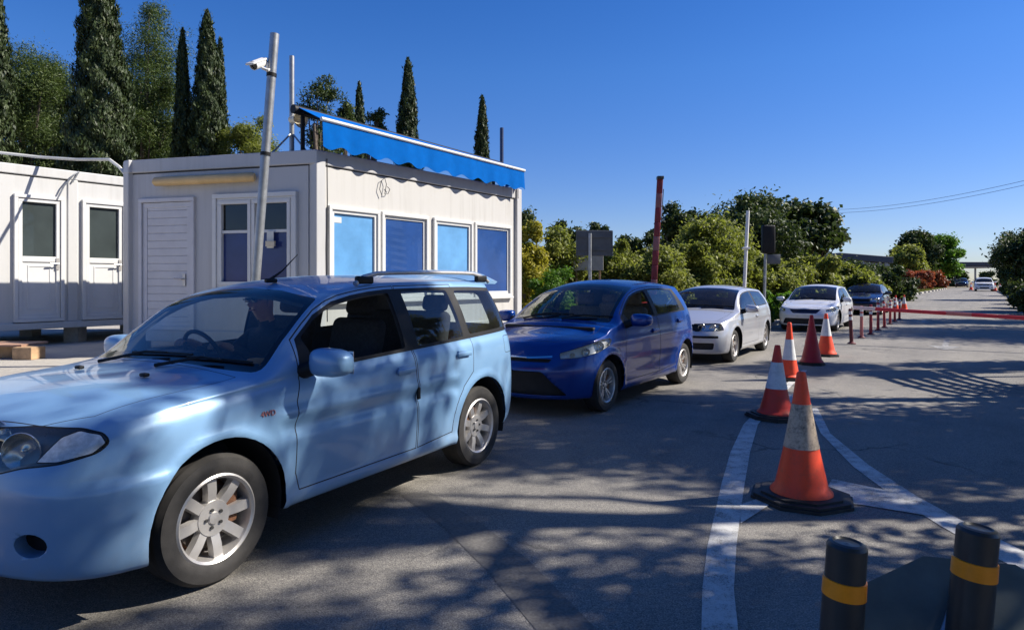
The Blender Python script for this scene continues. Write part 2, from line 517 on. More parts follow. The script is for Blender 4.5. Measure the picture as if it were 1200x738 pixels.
# ---- wheels
def wheel_meshes(Rt, Rr, W, spokes, style, tyre_m, rim_m, detail=1.0):
    MX = Matrix.Rotation(R(-90), 4, 'X')            # lathe axis z -> y (outer side = +y)
    h = W / 2; n = int(64 * detail)
    t = MB()
    p = [(Rr - .012, -h * .86), (Rr + .01, -h * .98), (Rr + (Rt - Rr) * .5, -h * 1.06), (Rt - .018, -h * .96), (Rt - .004, -h * .8)]
    for y in (-.55, -.15, .15, .55):
        y = y * h; p += [(Rt, y - .012 - .006), (Rt - .007, y - .006), (Rt - .007, y + .006), (Rt, y + .012)]
    p += [(Rt - .004, h * .8), (Rt - .018, h * .96), (Rt - (Rt - Rr) * .2, h * 1.03), (Rr + (Rt - Rr) * .5, h * 1.07), (Rr + (Rt - Rr) * .3, h * 1.055), (Rr + .012, h * .99), (Rr - .008, h * .9)]
    t.lathe(p, n, MX, 0)
    r = MB()
    d = h * .80
    r.lathe([(Rr + .004, d + .015), (Rr - .006, d + .022), (Rr - .018, d + .012), (Rr - .024, d - .02), (Rr - .035, -h * .8), (Rr - .005, -h * .9)], n, MX, 0)
    hub = Rr * style.get('hub', .30); dish = style.get('dish', .028)
    r.lathe([(0, d - .006 ), (Rr * .13, d - .008), (Rr * .15, d - .016), (hub * .9, d - dish * .7), (hub, d - dish - .02), (hub * .95, d - .07)], max(20, n // 2), MX, 0)
    w0, w1 = style.get('w0', .045), style.get('w1', .05)
    def spoke(a, off=0.0, w0=w0, w1=w1):
        rin, rout = hub * .82, Rr - .014
        ys = []
        for rad, w, dep in ((rin, w0, d - dish), (Rr * .62, (w0 + w1) / 2, d - dish * .55 + .004), (rout, w1, d - .004)):
            ys.append((rad, w, dep))
        vs, fs = [], []
        for (rad, w, dep) in ys:
            o = off * (rad / Rr)
            vs += [(-w / 2 + o, dep - .035, rad), (-w / 2 + .006 + o, dep, rad), (w / 2 - .006 + o, dep, rad), (w / 2 + o, dep - .035, rad)]
        for i in range(2):
            b = i * 4
            fs += [[b + 0, b + 4, b + 5, b + 1], [b + 1, b + 5, b + 6, b + 2], [b + 2, b + 6, b + 7, b + 3], [b + 3, b + 7, b + 4, b + 0]]
        fs += [[8, 9, 10, 11], [3, 2, 1, 0]]
        m = Matrix.Rotation(a, 4, 'Y')
        r.add([m @ Vector(v) for v in vs], [f[::-1] for f in fs], 0)
    for k in range(spokes):
        a = 2 * PI * k / spokes + style.get('ph', 0)
        if style.get('twin'):
            spoke(a, style['twin']); spoke(a, -style['twin'])
        else: spoke(a)
    nb = style.get('bolts', 5)
    for k in range(nb):
        a = 2 * PI * k / nb + .3
        c = Vector((math.sin(a) * Rr * .205, d - .012, math.cos(a) * Rr * .205))
        r.tube([c, c + Vector((0, .006, 0))], .009, 8, 1)
    b = MB()
    b.lathe([(0, h * .1), (Rr * .72, h * .1), (Rr * .72, h * .1 - .02), (0, h * .1 - .02)], 32, MX, 0)
    b.lathe([(Rr - .03, -h * .5), (0, -h * .5)], 32, MX, 1)
    b.box((-Rr * .5, h * .12, Rr * .1), (.09, .07, .17), mi=1, bevel=.015)
    to = t.build('tyre', tyre_m); ro = r.build('rim', [rim_m, M['lamp_dark']], angle=30); bo = b.build('brake_disc', [M['disc'], M['rust']])
    return to, ro, bo
def put_wheels(root, S, meshes):
    to, ro, bo = meshes
    first = True
    for (x, y) in ((S['xw_f'], 1), (S['xw_r'], 1), (S['xw_f'], -1), (S['xw_r'], -1)):
        w = empty('wheel', (x, y * (S['track'] - S['tw'] / 2), S['Rt']), 0 if y > 0 else PI, root)
        for o in (to, ro, bo):
            if first: o.parent = w
            else:
                c = o.copy(); COL.objects.link(c); c.parent = w
        w.rotation_euler.y = random.uniform(0, 6) if not (first) else 0
        first = False

def blob(mb, c, d, seg=3, mi=0, M_=None, bev=.45, rot=None):
    mb.box(c, d, rot=rot, mi=mi, bevel=min(d) * bev, seg=seg, M=M_)

def seat_obj(root, x, y, z, mat, w=.5, name='seat'):
    mb = MB()
    blob(mb, (x, y, z), (.5, w, .16), 4)
    rt = Matrix.Rotation(R(-14), 3, 'Y')
    blob(mb, (x - .30, y, z + .33), (.14, w * .94, .62), 4, rot=rt)
    if w < .8: blob(mb, (x - .39, y, z + .74), (.10, .26, .18), 4, rot=rt)
    else:
        for q in (-.4, .4): blob(mb, (x - .39, y + q, z + .70), (.09, .25, .14), 4, rot=rt)
    return mb.build(name, mat, root)

def outline_from(S, c, xs_bot, xs_top, mb, mt):
    pass

def side_panes(c, x0, x1, xt0, xt1, mb, mt, n=6):
    """an outline between belt + mb and roof edge - mt; x0/x1 at the bottom, xt0/xt1 at the top (0 = rear, 1 = front)"""
    be = lambda x: float(c['belt'](x)) + mb
    ed = lambda x: float(c['edge'](x)) - mt
    bot = [(x, be(x)) for x in np.linspace(x0, x1, n)]
    top = [(x, ed(x)) for x in np.linspace(xt1, xt0, n + 2)]
    return bot + [p for p in top if p[1] > be(p[0]) + .01]

def ray_front(Sh, y, z):
    """x of the shell's front at (y, z) - used to seat badges and plates on the skin"""
    best = -9
    for f in Sh.bm.faces:
        c = f.calc_center_median()
        if c.x > best and abs(c.y - y) < .05 and abs(c.z - z) < .03: best = c.x
    return best

def build_car(S, name, label, group=None):
    sh = Shell(S); c = sh.c
    root = thing(name, label, S.get('cat', 'car'), group=group)
    SIDE = (1, 0, 0)
    glass = []
    # wheel openings
    Ra = S['Ra']
    for xw in (S['xw_f'], S['xw_r']):
        cir = [(xw + Ra * math.cos(a), S['Rt'] + S.get('arch_up', .01) + Ra * math.sin(a)) for a in np.linspace(0, 2 * PI, 40, endpoint=False)]
        fs = sh.cut(cir, SIDE, regs=(0, 1, 2), cond=lambda p: abs(p.y) > .38)
        bmesh.ops.delete(sh.bm, geom=fs, context='FACES')
    Z = S['Rt'] + S.get('arch_up', .01)
    # doors
    dg = {}
    for side in (1, -1):
        for i, poly in enumerate(S['doors'](c)):
            dg[(side, i)] = sh.panel(poly, SIDE, 'door', None, ring=.007, ring_mat=M['dark_liner'], side=side, regs=(1, 2))
    # dark band round the side glass, then each pane
    for side in (1, -1):
        for p in S['dlo'](c):
            fs = sh.cut(p, SIDE, regs=(1, 2), side=side)
            sh.colour(fs, M['black_trim'])
        for p, di in S['panes'](c):
            if side == 1 and S.get('open') == di and di == 0:
                # this window is wound down: take the pane out
                fs = sh.cut(p, SIDE, regs=(1, 2), side=side)
                bmesh.ops.delete(sh.bm, geom=fs, context='FACES')
                continue
            par = dg.get((side, di), 0)
            g = sh.panel(p, SIDE, 'window', S.get('side_glass', M['side_glass']), parent=par, side=side, regs=(1, 2))
            glass.append(g)
        for p in S.get('gap_lines', lambda c: [])(c):
            sh.colour(sh.cut(p, SIDE, regs=(1, 2), side=side), M['dark_liner'])
        for p in S.get('tails', []):
            sh.panel(p, SIDE, 'tail_light', M['red_lens'], ring=.006, side=side, regs=(1, 2), cond=lambda q: q.x < S['xr'] + .5, only={0})
        if S.get('flap') and side == 1:
            sh.panel(S['flap'], SIDE, 'fuel_flap', None, ring=.005, ring_mat=M['dark_liner'], side=side, regs=(1, 2))
    # windscreen, rear screen
    xc, xh = S['screen_x']
    g = sh.panel(S['screen'](c), (0, 1, 0), 'windscreen', S.get('screen_glass', M['windscreen']), ring=.035, ring_mat=M['black_gloss'], regs=(3,), cond=lambda p: xh - .25 < p.x < xc + .5)
    glass.append(g)
    g = sh.panel(S['rear_screen'], (0, 1, 0), 'rear_window', S.get('side_glass', M['side_glass']), ring=.02, ring_mat=M['black_gloss'], regs=(1, 2, 3), cond=lambda p: p.x < S['xr'] + S.get('rear_depth', .55))
    glass.append(g)
    # bonnet
    if 'bonnet' in S:
        sh.panel(S['bonnet'], (1, 0, 0), 'bonnet', None, V=(0, 1, 0), ring=.005, ring_mat=M['dark_liner'], regs=(2, 3), cond=lambda p: p.x > xc - .2 and p.z > .6)
    # front details: openings, lamps
    for d in S.get('front', []):
        for side in ((1, -1) if d.get('mirror') else (0,)):
            a = R(d.get('yaw', 0))
            U = (-math.sin(a), math.cos(a), 0) if side >= 0 else (-math.sin(a), -math.cos(a), 0)
            kw = dict(regs=(0, 1, 2, 3), cond=(lambda p: p.x > S['xf'] - d.get('deep', .6)))
            if side: kw['side'] = side
            g = sh.panel(d['poly'], U, d['name'], d['mat'], ring=d.get('ring', 0), ring_mat=d.get('ring_mat'), **kw)
            if d.get('push'):
                dv = Vector((math.cos(a), math.sin(a) * (side or 1), 0)) * -d['push']
                sh.push(g, dv, d.get('wall', M['black_trim']))
            d.setdefault('gs', {})[side] = g
    # underside
    sh.colour([f for f in sh.bm.faces if f[sh.r] == 0], M['dark_liner'])
    lamp_data = []
    for d in S.get('front', []):
        if d.get('lamp'):
            for side, g in d['gs'].items():
                fs = [f for f in sh.bm.faces if f[sh.g] == g]
                sh.bm.normal_update()
                idx = {}; vs = []; fl = []
                for f in fs:
                    ids = []
                    for v in f.verts:
                        if v not in idx: idx[v] = len(vs); vs.append(v)
                        ids.append(idx[v])
                    fl.append(ids)
                cen = sum((v.co for v in vs), Vector()) / max(1, len(vs))
                wl = [(v.co.copy(), v.normal.copy()) for v in vs]
                # outer edge of the bowl, for its side walls
                ed = {}
                for f in fl:
                    for i in range(len(f)):
                        k = (f[i], f[(i + 1) % len(f)]); ed[tuple(sorted(k))] = ed.get(tuple(sorted(k)), 0) + 1
                rim = [k for k, n in ed.items() if n == 1]
                lamp_data.append((d, side, g, wl, fl, rim))
    objs = sh.finish(root)
    for d, side, g, wl, fl, rim in lamp_data:
        o = objs.get(g)
        if o is None: continue
        dep = d.get('depth', .05)
        a = R(d.get('yaw', 0)); back = Vector((-math.cos(a), -math.sin(a) * side, 0))
        mb = MB()
        n = len(wl)
        vs = [p + back * dep for p, _ in wl] + [p - nn * .002 for p, nn in wl]
        mb.add(vs, fl + [[k[0], k[1], k[1] + n, k[0] + n] for k in rim], 0, True)
        mb.build('lamp_housing', d.get('house', M['lamp_dark']), o)
        for (u, v, rr, mname) in d.get('bowls', []):
            U = Vector((-math.sin(a), math.cos(a) * side, 0))
            # find the lens point nearest to (u, v)
            best = min(wl, key=lambda t: (U.dot(t[0]) - u) ** 2 + (t[0].z - v) ** 2)[0]
            ctr = best + back * (dep * d.get('sink', .85))
            mm = Matrix.Translation(ctr) @ (-back).to_track_quat('Z', 'Y').to_matrix().to_4x4()
            b = MB(); b.lathe([(rr * .08, dep * .1), (rr * .3, 0), (rr * .6, .003), (rr * .85, dep * .25), (rr, dep * .55), (rr * 1.04, dep * .5)], 24, mm)
            b.lathe([(0, dep * .35), (rr * .12, dep * .3), (rr * .14, 0)], 12, mm)
            b.build('reflector', M[mname], o)
    liner = sh.lining(root, S.get('lin_mat', M['grey_liner']), set(glass) | {gg for d in S.get('front', []) for gg in d['gs'].values()}, .55)
    # wheel wells, floor
    mb = MB()
    for xw in (S['xw_f'], S['xw_r']):
        for sd in (1, -1):
            wv, wf = [], []
            y1 = float(c['w'](xw)) * S.get('well', .955); nn = 20
            for k in range(nn + 1):
                an = -.35 + (PI + .7) * k / nn
                for yy in (y1, y1 - .36):
                    wv.append((xw + (Ra + .004) * math.cos(an), sd * yy, Z + (Ra + .004) * math.sin(an)))
            for k in range(nn): wf.append([2 * k, 2 * k + 1, 2 * k + 3, 2 * k + 2])
            wf.append([2 * k + 1 for k in range(nn + 1)])
            mb.add(wv, wf, 0, False)
    mb.box(((S['xf'] + S['xr']) / 2, 0, S['floor'] - .02), (S['xf'] - S['xr'] - .7, 1.2, .03))
    mb.tube([(S['xr'] + .3, .35, .24), (S['xw_r'] + .2, .3, .25), (S['xw_f'] - .4, .1, .24)], .03, 8)
    mb.build('underbody', M['dark_liner'], root)
    # inside
    fl = S['floor']; sx = S['seat_x']; sm = S.get('fabric', M['fabric'])
    for yy in (.36, -.36): seat_obj(root, sx, yy, fl + .20, sm)
    seat_obj(root, sx - .88, 0, fl + .22, sm, 1.2, 'rear_seat')
    mb = MB(); xd = S['dash_x']; zd = S['dash_z']
    mb.box((xd + .02, 0, zd - .16), (.42, 1.26, .32), bevel=.07, seg=4)
    mb.box((xd + .22, 0, zd - .03), (.36, 1.24, .05), bevel=.02, seg=3)
    mb.box((xd - .12, -.36, zd + .03), (.16, .34, .07), bevel=.03, seg=3)
    mb.build('dashboard', M['lamp_dark'] if S.get('dash_grey') else M['black_trim'], root)
    mb = MB(); rot = Matrix.Translation((xd - .30, -.36, zd + .02)) @ Matrix.Rotation(R(-66), 4, 'Y')
    mb.lathe([(.185 + .015 * math.cos(a), .015 * math.sin(a)) for a in np.linspace(0, 2 * PI, 9)[:-1]], 32, rot, closed=True)
    mb.lathe([(0, .03), (.06, .025), (.075, 0), (.06, -.03)], 16, rot)
    for an in (0.1, PI - .1, -PI / 2):
        mb.tube([rot @ Vector((0.05 * math.sin(an), .05 * math.cos(an), 0)), rot @ Vector((.18 * math.sin(an), .18 * math.cos(an), 0))], .014, 8)
    mb.tube([rot @ Vector((0, 0, -.02)), rot @ Vector((0, 0, -.2))], .03, 10)
    mb.build('steering_wheel', M['black_trim'], root)
    # wing mirrors
    mx, my, mz, ml = S['mirror']
    for sd in (1, -1):
        mb = MB()
        mb.tube([(mx + .05, sd * (my - .03), mz - .05), (mx + .02, sd * (my + .06), mz - .02)], [.05, .042], 12, 1)
        k = S.get('mirror_k', 1.0)
        b = bmesh.new(); bmesh.ops.create_uvsphere(b, u_segments=20, v_segments=12, radius=1)
        for v in b.verts:
            x, y, z = v.co
            e = lambda q, p: math.copysign(abs(q) ** p, q)  # squared-off shell
            v.co = (e(x, .7) * .085 * k if x > 0 else e(x, .35) * .05 * k, e(y, .62) * .135 * k, e(z, .6) * .078 * k * (1 - .15 * y * sd))
        bmesh.ops.transform(b, matrix=Matrix.Translation((mx, sd * (my + .06 + .11 * k), mz + .01)), verts=b.verts)
        mb.bm(b, 0, True)
        o = mb.build('wing_mirror', [S.get('mirror_paint', S['paint']), M['black_trim']], root, 60)
        g = MB(); g.box((mx - .052 * k, sd * (my + .06 + .11 * k), mz + .01), (.004, .22 * k, .125 * k), bevel=.0)
        g.build('mirror_glass', M['mirror'], o)
    # handles
    for (sd, i), g in dg.items():
        if g not in objs or i >= len(S['handles']): continue
        hx, hz = S['handles'][i]
        yy = max((abs(v.co.y) for v in objs[g].data.vertices if abs(v.co.x - hx) < .09 and abs(v.co.z - hz) < .05), default=.8)
        mb = MB()
        mb.box((hx, sd * (yy + .012), hz), (.19, .022, .034), bevel=.01, seg=3)
        mb.box((hx + .01, sd * (yy - .003), hz), (.13, .02, .06), mi=1, bevel=.008, seg=2)
        mb.build('handle', [S['paint'], S['paint'] if S.get('handle_body') else M['black_trim']], objs[g])
    # wipers, laid on the glass
    from mathutils.bvhtree import BVHTree
    bvh = BVHTree.FromBMesh(sh.bm)
    def skin(y, z, off):
        h = bvh.ray_cast(Vector((S['xf'] + .6, y, z)), Vector((-1, 0, 0)))
        if h[0] is None: return Vector((S['wiper_x'], y, z))
        nn = h[1] if h[1].x > 0 else -h[1]
        return h[0] + nn * off
    for (y0, y1) in S.get('wipers', []):
        mb = MB(); z0 = S['wiper_z']
        dz = lambda y: -.02 * (y / .6) ** 2
        mb.tube([skin(y0, z0 - .015 + dz(y0), .012), skin((y0 + y1) / 2, z0 + .025 + dz((y0 + y1) / 2), .03), skin(y0 + .8 * (y1 - y0), z0 + .035 + dz(y1), .022)], [.012, .009, .007], 6)
        mb.tube([skin(y0 + k * (y1 - y0), z0 + .03 + .012 * k + dz(y0 + k * (y1 - y0)), .010) for k in (.2, .45, .7, .95, 1.15)], .007, 6)
        mb.build('wiper', M['black_trim'], root)
    wm = wheel_meshes(S['Rt'], S['Rr'], S['tw'], S['spokes'], S['wstyle'], M['rubber'], S.get('rim_mat', M['alloy']), S.get('res', 1.0))
    put_wheels(root, S, wm)
    return root, objs, sh
def pose_car(root, front, rear=None, S=None, ang=None, scale=1.0):
    """stand the car so that its left front tyre touches FRONT (and its left rear tyre REAR)"""
    if rear is not None:
        d = front - rear; f = d.normalized(); scale = d.length / (S['xw_f'] - S['xw_r'])
    else:
        f = Vector((-math.sin(R(ang)), -math.cos(R(ang)), 0))
    l = Vector((-f.y, f.x, 0))
    root.rotation_euler = (0, 0, math.atan2(f.y, f.x)); root.scale = (scale,) * 3
    p = front - f * (S['xw_f'] * scale) - l * (S['track'] * scale)
    root.location = (p.x, p.y, 0)
    return scale
# ------------------------------------------------------------------ the cars of the queue
PROF = [(0, .935), (.06, .965), (.2, .985), (.45, 1.0), (.7, .992), (.9, .962), (1, .935)]
M['paint_sky'] = paint('paint_pale_blue', (.185, .345, .555), .15, .40, dust_amt=.30, coat=.5)
M['lamp_white'] = simple('lamp_white', (.7, .7, .68), .3, .3)
M['indicator_clear'] = simple('indicator_lens', (.62, .61, .58), .18, .1, var=.3, scale=30, coat=1.0)
M['lamp_grey'] = simple('lamp_housing_grey', (.20, .20, .19), .3, .5)
def suv_spec():
    S = dict(paint=M['paint_sky'], xf=2.06, xr=-2.01, Lf=.52, Lr=.42, nf=3.5, nr=3.2, xw_f=1.23, xw_r=-1.23, Rt=.327, Rr=.222, tw=.20, Ra=.392, track=.865,
             floor=.42, seat_x=.02, dash_x=.74, dash_z=.99, lin=(-1.95, 1.1), arch_up=.02)
    S['zb'] = [(-2.01, .36), (-1.6, .28), (-1.2, .27), (0, .27), (1.2, .27), (1.6, .24), (2.0, .27)]
    S['w'] = [(-2.01, .86), (-1.4, .905), (-.4, .918), (.6, .916), (1.25, .91), (1.7, .90), (2.06, .885)]
    S['belt'] = [(-2.01, 1.095), (-1.4, 1.065), (-.5, 1.03), (.6, .985), (1.0, .955), (1.5, .915), (1.8, .875), (2.06, .83)]
    S['edge'] = [(-2.01, 1.49), (-1.2, 1.515), (-.3, 1.505), (.2, 1.455), (.42, 1.385), (.70, 1.19), (.93, 1.015), (1.1, .99), (1.5, .96), (1.8, .92), (2.06, .865)]
    S['ye'] = [(-2.01, .68), (-1.2, .67), (-.3, .67), (.3, .685), (.7, .755), (.93, .815), (1.2, .80), (1.6, .77), (2.06, .72)]
    S['top'] = [(-2.01, 1.56), (-1.2, 1.585), (-.3, 1.57), (.1, 1.53), (.36, 1.465), (.7, 1.255), (1.02, 1.05), (1.12, 1.025), (1.5, 1.0), (1.8, .965), (2.06, .905)]
    S['prof'] = [(0, .955), (.06, .975), (.2, .99), (.45, 1.0), (.7, .998), (.88, .985), (.95, .97), (1, .945)]
    S['rake_f'] = [(.2, .03), (.35, .0), (.6, .0), (.70, .02), (.8, .07), (.95, .17), (1.2, .2)]
    S['rake_r'] = [(.3, .02), (.5, 0), (.9, .03), (1.1, .07), (1.55, .28), (1.65, .32)]
    def bumps(x, z):
        o = np.zeros_like(z)
        # a scooped side with a ledge at mid height
        o -= .020 * np.exp(-((z - .705) / .040) ** 2) * (np.abs(x) < .86 )
        o += .012 * np.exp(-((z - .79) / .03) ** 2) * (np.abs(x) < .86)
        o += .016 * np.clip((.36 - z) / .05, 0, 1) * (np.abs(x) < .9)
        for xw in (1.23, -1.23):
            d = np.sqrt((x - xw) ** 2 + (z - .347) ** 2)
            o += .014 * np.exp(-((d - .412) / .026) ** 2)
        # bumper ledge under the lamps
        o += .018 * np.clip((.66 - z) / .03, 0, 1) * np.clip((x - 1.45) / .1, 0, 1)
        return o
    S['bumps'] = bumps
    def doors(c):
        ed = lambda x: float(c['edge'](x)) - .012
        xs = np.linspace(.60, -.33, 9)
        f = [(-.33, .345), (.74, .345), (.775, .45), (.76, .85), (.71, .99)] + [(x, min(ed(x), 1.6)) for x in np.linspace(.69, -.33, 10)]
        r = [(-.34, .345), (-.34, ed(-.34))] + [(x, ed(x)) for x in np.linspace(-.45, -1.05, 6)] + [(-1.10, 1.04), (-1.07, .80), (-.93, .70)] + [(-1.23 + .455 * math.cos(a), .347 + .455 * math.sin(a)) for a in np.linspace(R(46), R(3), 6)]
        return [f, r]
    S['doors'] = doors
    S['dlo'] = lambda c: [side_panes(c, -1.78, .70, -1.70, .66, .012, .035, 12)]
    S['panes'] = lambda c: [(poly_round(side_panes(c, -.27, .56, -.26, .62, .035, .06), .02), 0), (poly_round(side_panes(c, -1.01, -.41, -.97, -.40, .035, .06, 4), .025), 1),
                            (poly_round(side_panes(c, -1.70, -1.10, -1.63, -1.07, .045, .065, 4), .03), 9)]
    S['open'] = 0
    S['screen_x'] = (1.02, .36)
    S['screen'] = lambda c: poly_round([(-.785, 1.022), (-.35, 1.048), (0, 1.058), (.35, 1.048), (.785, 1.022), (.69, 1.36), (.655, 1.415), (.3, 1.465), (0, 1.48), (-.3, 1.465), (-.655, 1.415), (-.69, 1.36)], .03)
    S['rear_screen'] = poly_round([(-.62, 1.11), (.62, 1.11), (.54, 1.45), (-.54, 1.45)], .07)
    S['bonnet'] = [(1.03, -.74), (1.03, .74), (1.45, .73), (1.74, .70), (1.88, .54), (1.93, .2), (1.93, -.2), (1.88, -.54), (1.74, -.70), (1.45, -.73)]
    # lamps seen from 40 degrees off the nose: u runs outward
    S['front'] = [
        dict(name='headlight', poly=poly_round([(-.98, .735), (-.84, .70), (-.70, .695), (-.57, .73), (-.40, .75), (-.27, .785), (-.235, .825), (-.27, .865), (-.36, .885), (-.60, .885), (-.98, .85)], .03), yaw=33, mirror=True, mat=M['hazed_lens'], ring=.006, ring_mat=M['black_trim'], lamp=True, depth=.075,
             house=M['lamp_grey'], bowls=[(-.64, .785, .082, 'lamp_silver'), (-.87, .782, .08, 'lamp_silver')], deep=.75),
        dict(name='indicator', poly=poly_round([(-.515, .755), (-.42, .757), (-.29, .785), (-.25, .825), (-.28, .860), (-.37, .878), (-.435, .855)], .012), yaw=33, mirror=True, mat=M['indicator_clear'], ring=.004, ring_mat=M['black_trim'], deep=.75),
        dict(name='grille', poly=poly_round([(-.42, .70), (.42, .70), (.44, .82), (-.44, .82)], .02), mat=M['black_trim'], push=.03, deep=.4),
        dict(name='air_intake', poly=poly_round([(-.40, .36), (.40, .36), (.46, .50), (-.46, .50)], .05), mat=M['dark_liner'], push=.08, deep=.4),
        dict(name='fog_lamp_recess', poly=[(-.58 + .075 * math.cos(a), .42 + .05 * math.sin(a)) for a in np.linspace(0, 2 * PI, 20, endpoint=False)], yaw=35, mirror=True, mat=M['black_trim'], push=.08, wall=S['paint'], deep=.75),
    ]
    S['mirror'] = (.62, .865, 1.05, 0); S['mirror_k'] = 1.03
    S['handles'] = [(-.20, .91), (-.93, .955)]
    S['tails'] = [[(-2.3, .86), (-1.93, .88), (-1.90, 1.02), (-1.78, 1.44), (-2.2, 1.44)]]
    S['flap'] = poly_round([(-1.79, .90), (-1.61, .90), (-1.61, 1.05), (-1.79, 1.05)], .025)
    S['handle_body'] = True
    S['wipers'] = [(-.45, .15), (.12, .62)]; S['wiper_z'] = 1.045; S['wiper_x'] = 1.03
    S['spokes'] = 8; S['wstyle'] = dict(w0=.060, w1=.064, dish=.020, ph=.1, hub=.44)
    return S

M['paint_blue'] = paint('paint_royal_blue', (.0, .034, .22), .2, .25, dust_amt=.02, coat=.5)
M['paint_silver'] = paint('paint_silver', (.56, .57, .60), .55, .32, dust_amt=.2)
M['paint_pale'] = paint('paint_pearl_white', (.66, .67, .70), .15, .3, dust_amt=.15)
M['paint_navy'] = paint('paint_navy', (.010, .014, .05), .3, .25, dust_amt=.1)
M['paint_white'] = paint('paint_plain_white', (.68, .68, .67), 0, .35, dust_amt=.15)
def arch_bump(xs, z0, r):
    def bumps(x, z):
        o = np.zeros_like(z)
        o -= .010 * np.exp(-((z - .45) / .08) ** 2) * (np.abs(x) < .86)
        o += .007 * np.exp(-((z - .78) / .03) ** 2) * (np.abs(x) < 1.6)
        o += .012 * np.clip((.30 - z) / .05, 0, 1) * (np.abs(x) < .9)
        for xw in xs:
            d = np.sqrt((x - xw) ** 2 + (z - z0) ** 2)
            o += .014 * np.exp(-((d - r) / .03) ** 2)
        return o
    return bumps
def car_spec(wb, fo, ro, W, H, Rt, cowl, header, hoodz, cowlz, nosez, rear_roof, belt0, belt1, paint_m, doors=4, rake=.35, notch=None, res=1.0, **kw):
    '''wb wheelbase, fo / ro overhangs, cowl / header x of the screen foot and top, rear_roof x where the roof ends'''
    h = wb / 2; xf = h + fo; xr = -h - ro; w = W / 2; zs = .20
    S = dict(paint=paint_m, xf=xf, xr=xr, Lf=.60, Lr=.45, nf=kw.pop('nf', 2.4), nr=3.0, xw_f=h, xw_r=-h, Rt=Rt, Rr=Rt * .66, tw=.19, Ra=Rt + .05, track=w - .055, floor=.30,
             seat_x=-.02, dash_x=cowl - .22, dash_z=cowlz - .05, lin=(xr + .1, cowl + .25), arch_up=.01, res=res)
    S['zb'] = [(xr, .32), (-h, .22), (0, zs), (h, .20), (xf, .20)]
    S['w'] = [(xr, w - .05), (-h, w - .01), (-.2, w), (h * .6, w), (h, w - .005), (h + .4, w - .04), (xf, w - .07)]
    S['belt'] = [(xr, belt1 + .02), (-h, belt1), (cowl - .3, belt0), (cowl, belt0 - .03), (h, hoodz - .03), (xf - .15, nosez - .01), (xf, nosez - .05)]
    ee = H - .085
    S['edge'] = [(xr, ee - .11), (rear_roof, ee - .03), (header - .75, ee), (header - .3, ee - .025), (header, ee - .075), ((cowl + header) / 2, (cowlz + ee) / 2 - .055), (cowl - .08, cowlz - .04), (cowl + .1, cowlz - .06), (h, hoodz), (xf - .15, nosez + .015), (xf, nosez - .03)]
    S['ye'] = [(xr, w - .25), (rear_roof, w - .25), (header - .3, w - .25), (header, w - .235), (cowl - .08, w - .13), (h, w - .14), (xf, w - .24)]
    S['top'] = [(xr, H - .13), (rear_roof, H - .05), (header - .7, H), (header - .3, H - .012), (header, H - .06), ((cowl + header) / 2 + .04, (cowlz + H) / 2 - .02), (cowl, cowlz), (cowl + .12, cowlz - .02), (h, hoodz + .045), (xf - .15, nosez + .045), (xf, nosez)]
    if notch:
        dz, dx = notch
        for k, lo in (('edge', dz - .03), ('top', dz)):
            S[k] = [(xr, lo - .02), (dx, lo)] + [p for p in S[k] if p[0] > rear_roof - .02]
        S['ye'] = [(xr, w - .2), (dx, w - .16), (rear_roof - .1, w - .22)] + [p for p in S['ye'] if p[0] > rear_roof]
        S['belt'][0] = (xr, min(belt1, dz - .06)); S['belt'][1] = (-h, min(belt1, dz - .05))
    S['prof'] = PROF
    S['rake_f'] = [(.15, .05), (.3, .01), (.5, .0), (.62, .05), (.75, .14), (.9, .28)]
    S['rake_r'] = [(.3, .03), (.5, 0), (.85, .05), (1.0, .10), (H - .05, rake), (H + .05, rake)]
    S['bumps'] = arch_bump((h, -h), Rt + .01, Rt + .07)
    zd = zs + .10; bx = kw.get('bx', -.25); Z0 = Rt + .01
    def dr(c):
        ed = lambda x: float(c['edge'](x)) - .012
        f0 = min(h - Rt - .10, cowl - .12)
        f = [(bx, zd), (f0 - .03, zd), (f0 + .02, zd + .12), (f0, .75), (f0 - .05, float(c['belt'](f0)))] + [(x, ed(x)) for x in np.linspace(f0 - .08, bx, 10)]
        if doors == 2: return [f]
        re = -h + .12
        r = [(bx - .01, zd), (bx - .01, ed(bx))] + [(x, ed(x)) for x in np.linspace(bx - .1, re + .02, 6)] + [(re - .06, belt1), (re, .80)] + [(-h + (Rt + .12) * math.cos(a), Z0 + (Rt + .12) * math.sin(a)) for a in np.linspace(R(62), R(4), 6)]
        return [f, r]
    S['doors'] = dr
    qx = kw.get('qx', rear_roof - .05)
    f0 = min(h - Rt - .10, cowl - .12)
    S['dlo'] = lambda c: [side_panes(c, qx + .0, f0 - .02, qx + .16, f0 - .04, .012, .035, 12)]
    def panes(c):
        a = side_panes(c, bx + .06, f0 - .20, bx + .07, f0 - .14, .03, .055)
        if doors == 2: return [(poly_round(a, .02), 0), (poly_round(side_panes(c, qx + .07, bx - .04, qx + .22, bx - .03, .03, .055), .03), 9)]
        return [(poly_round(a, .02), 0), (poly_round(side_panes(c, max(qx + .06, -h + .1), bx - .06, max(qx + .22, -h + .14), bx - .05, .03, .055), .025), 1)]
    S['panes'] = panes
    S['screen_x'] = (cowl, header)
    wy = w - .165; hy = w - .275
    zc = cowlz - .015; zt = H - .105
    S['screen'] = lambda c: poly_round([(-wy, zc), (-wy * .5, zc + .025), (0, zc + .035), (wy * .5, zc + .025), (wy, zc), (hy + .035, zt - .06), (hy, zt), (hy * .5, zt + .04), (0, zt + .05), (-hy * .5, zt + .04), (-hy, zt), (-hy - .035, zt - .06)], .03)
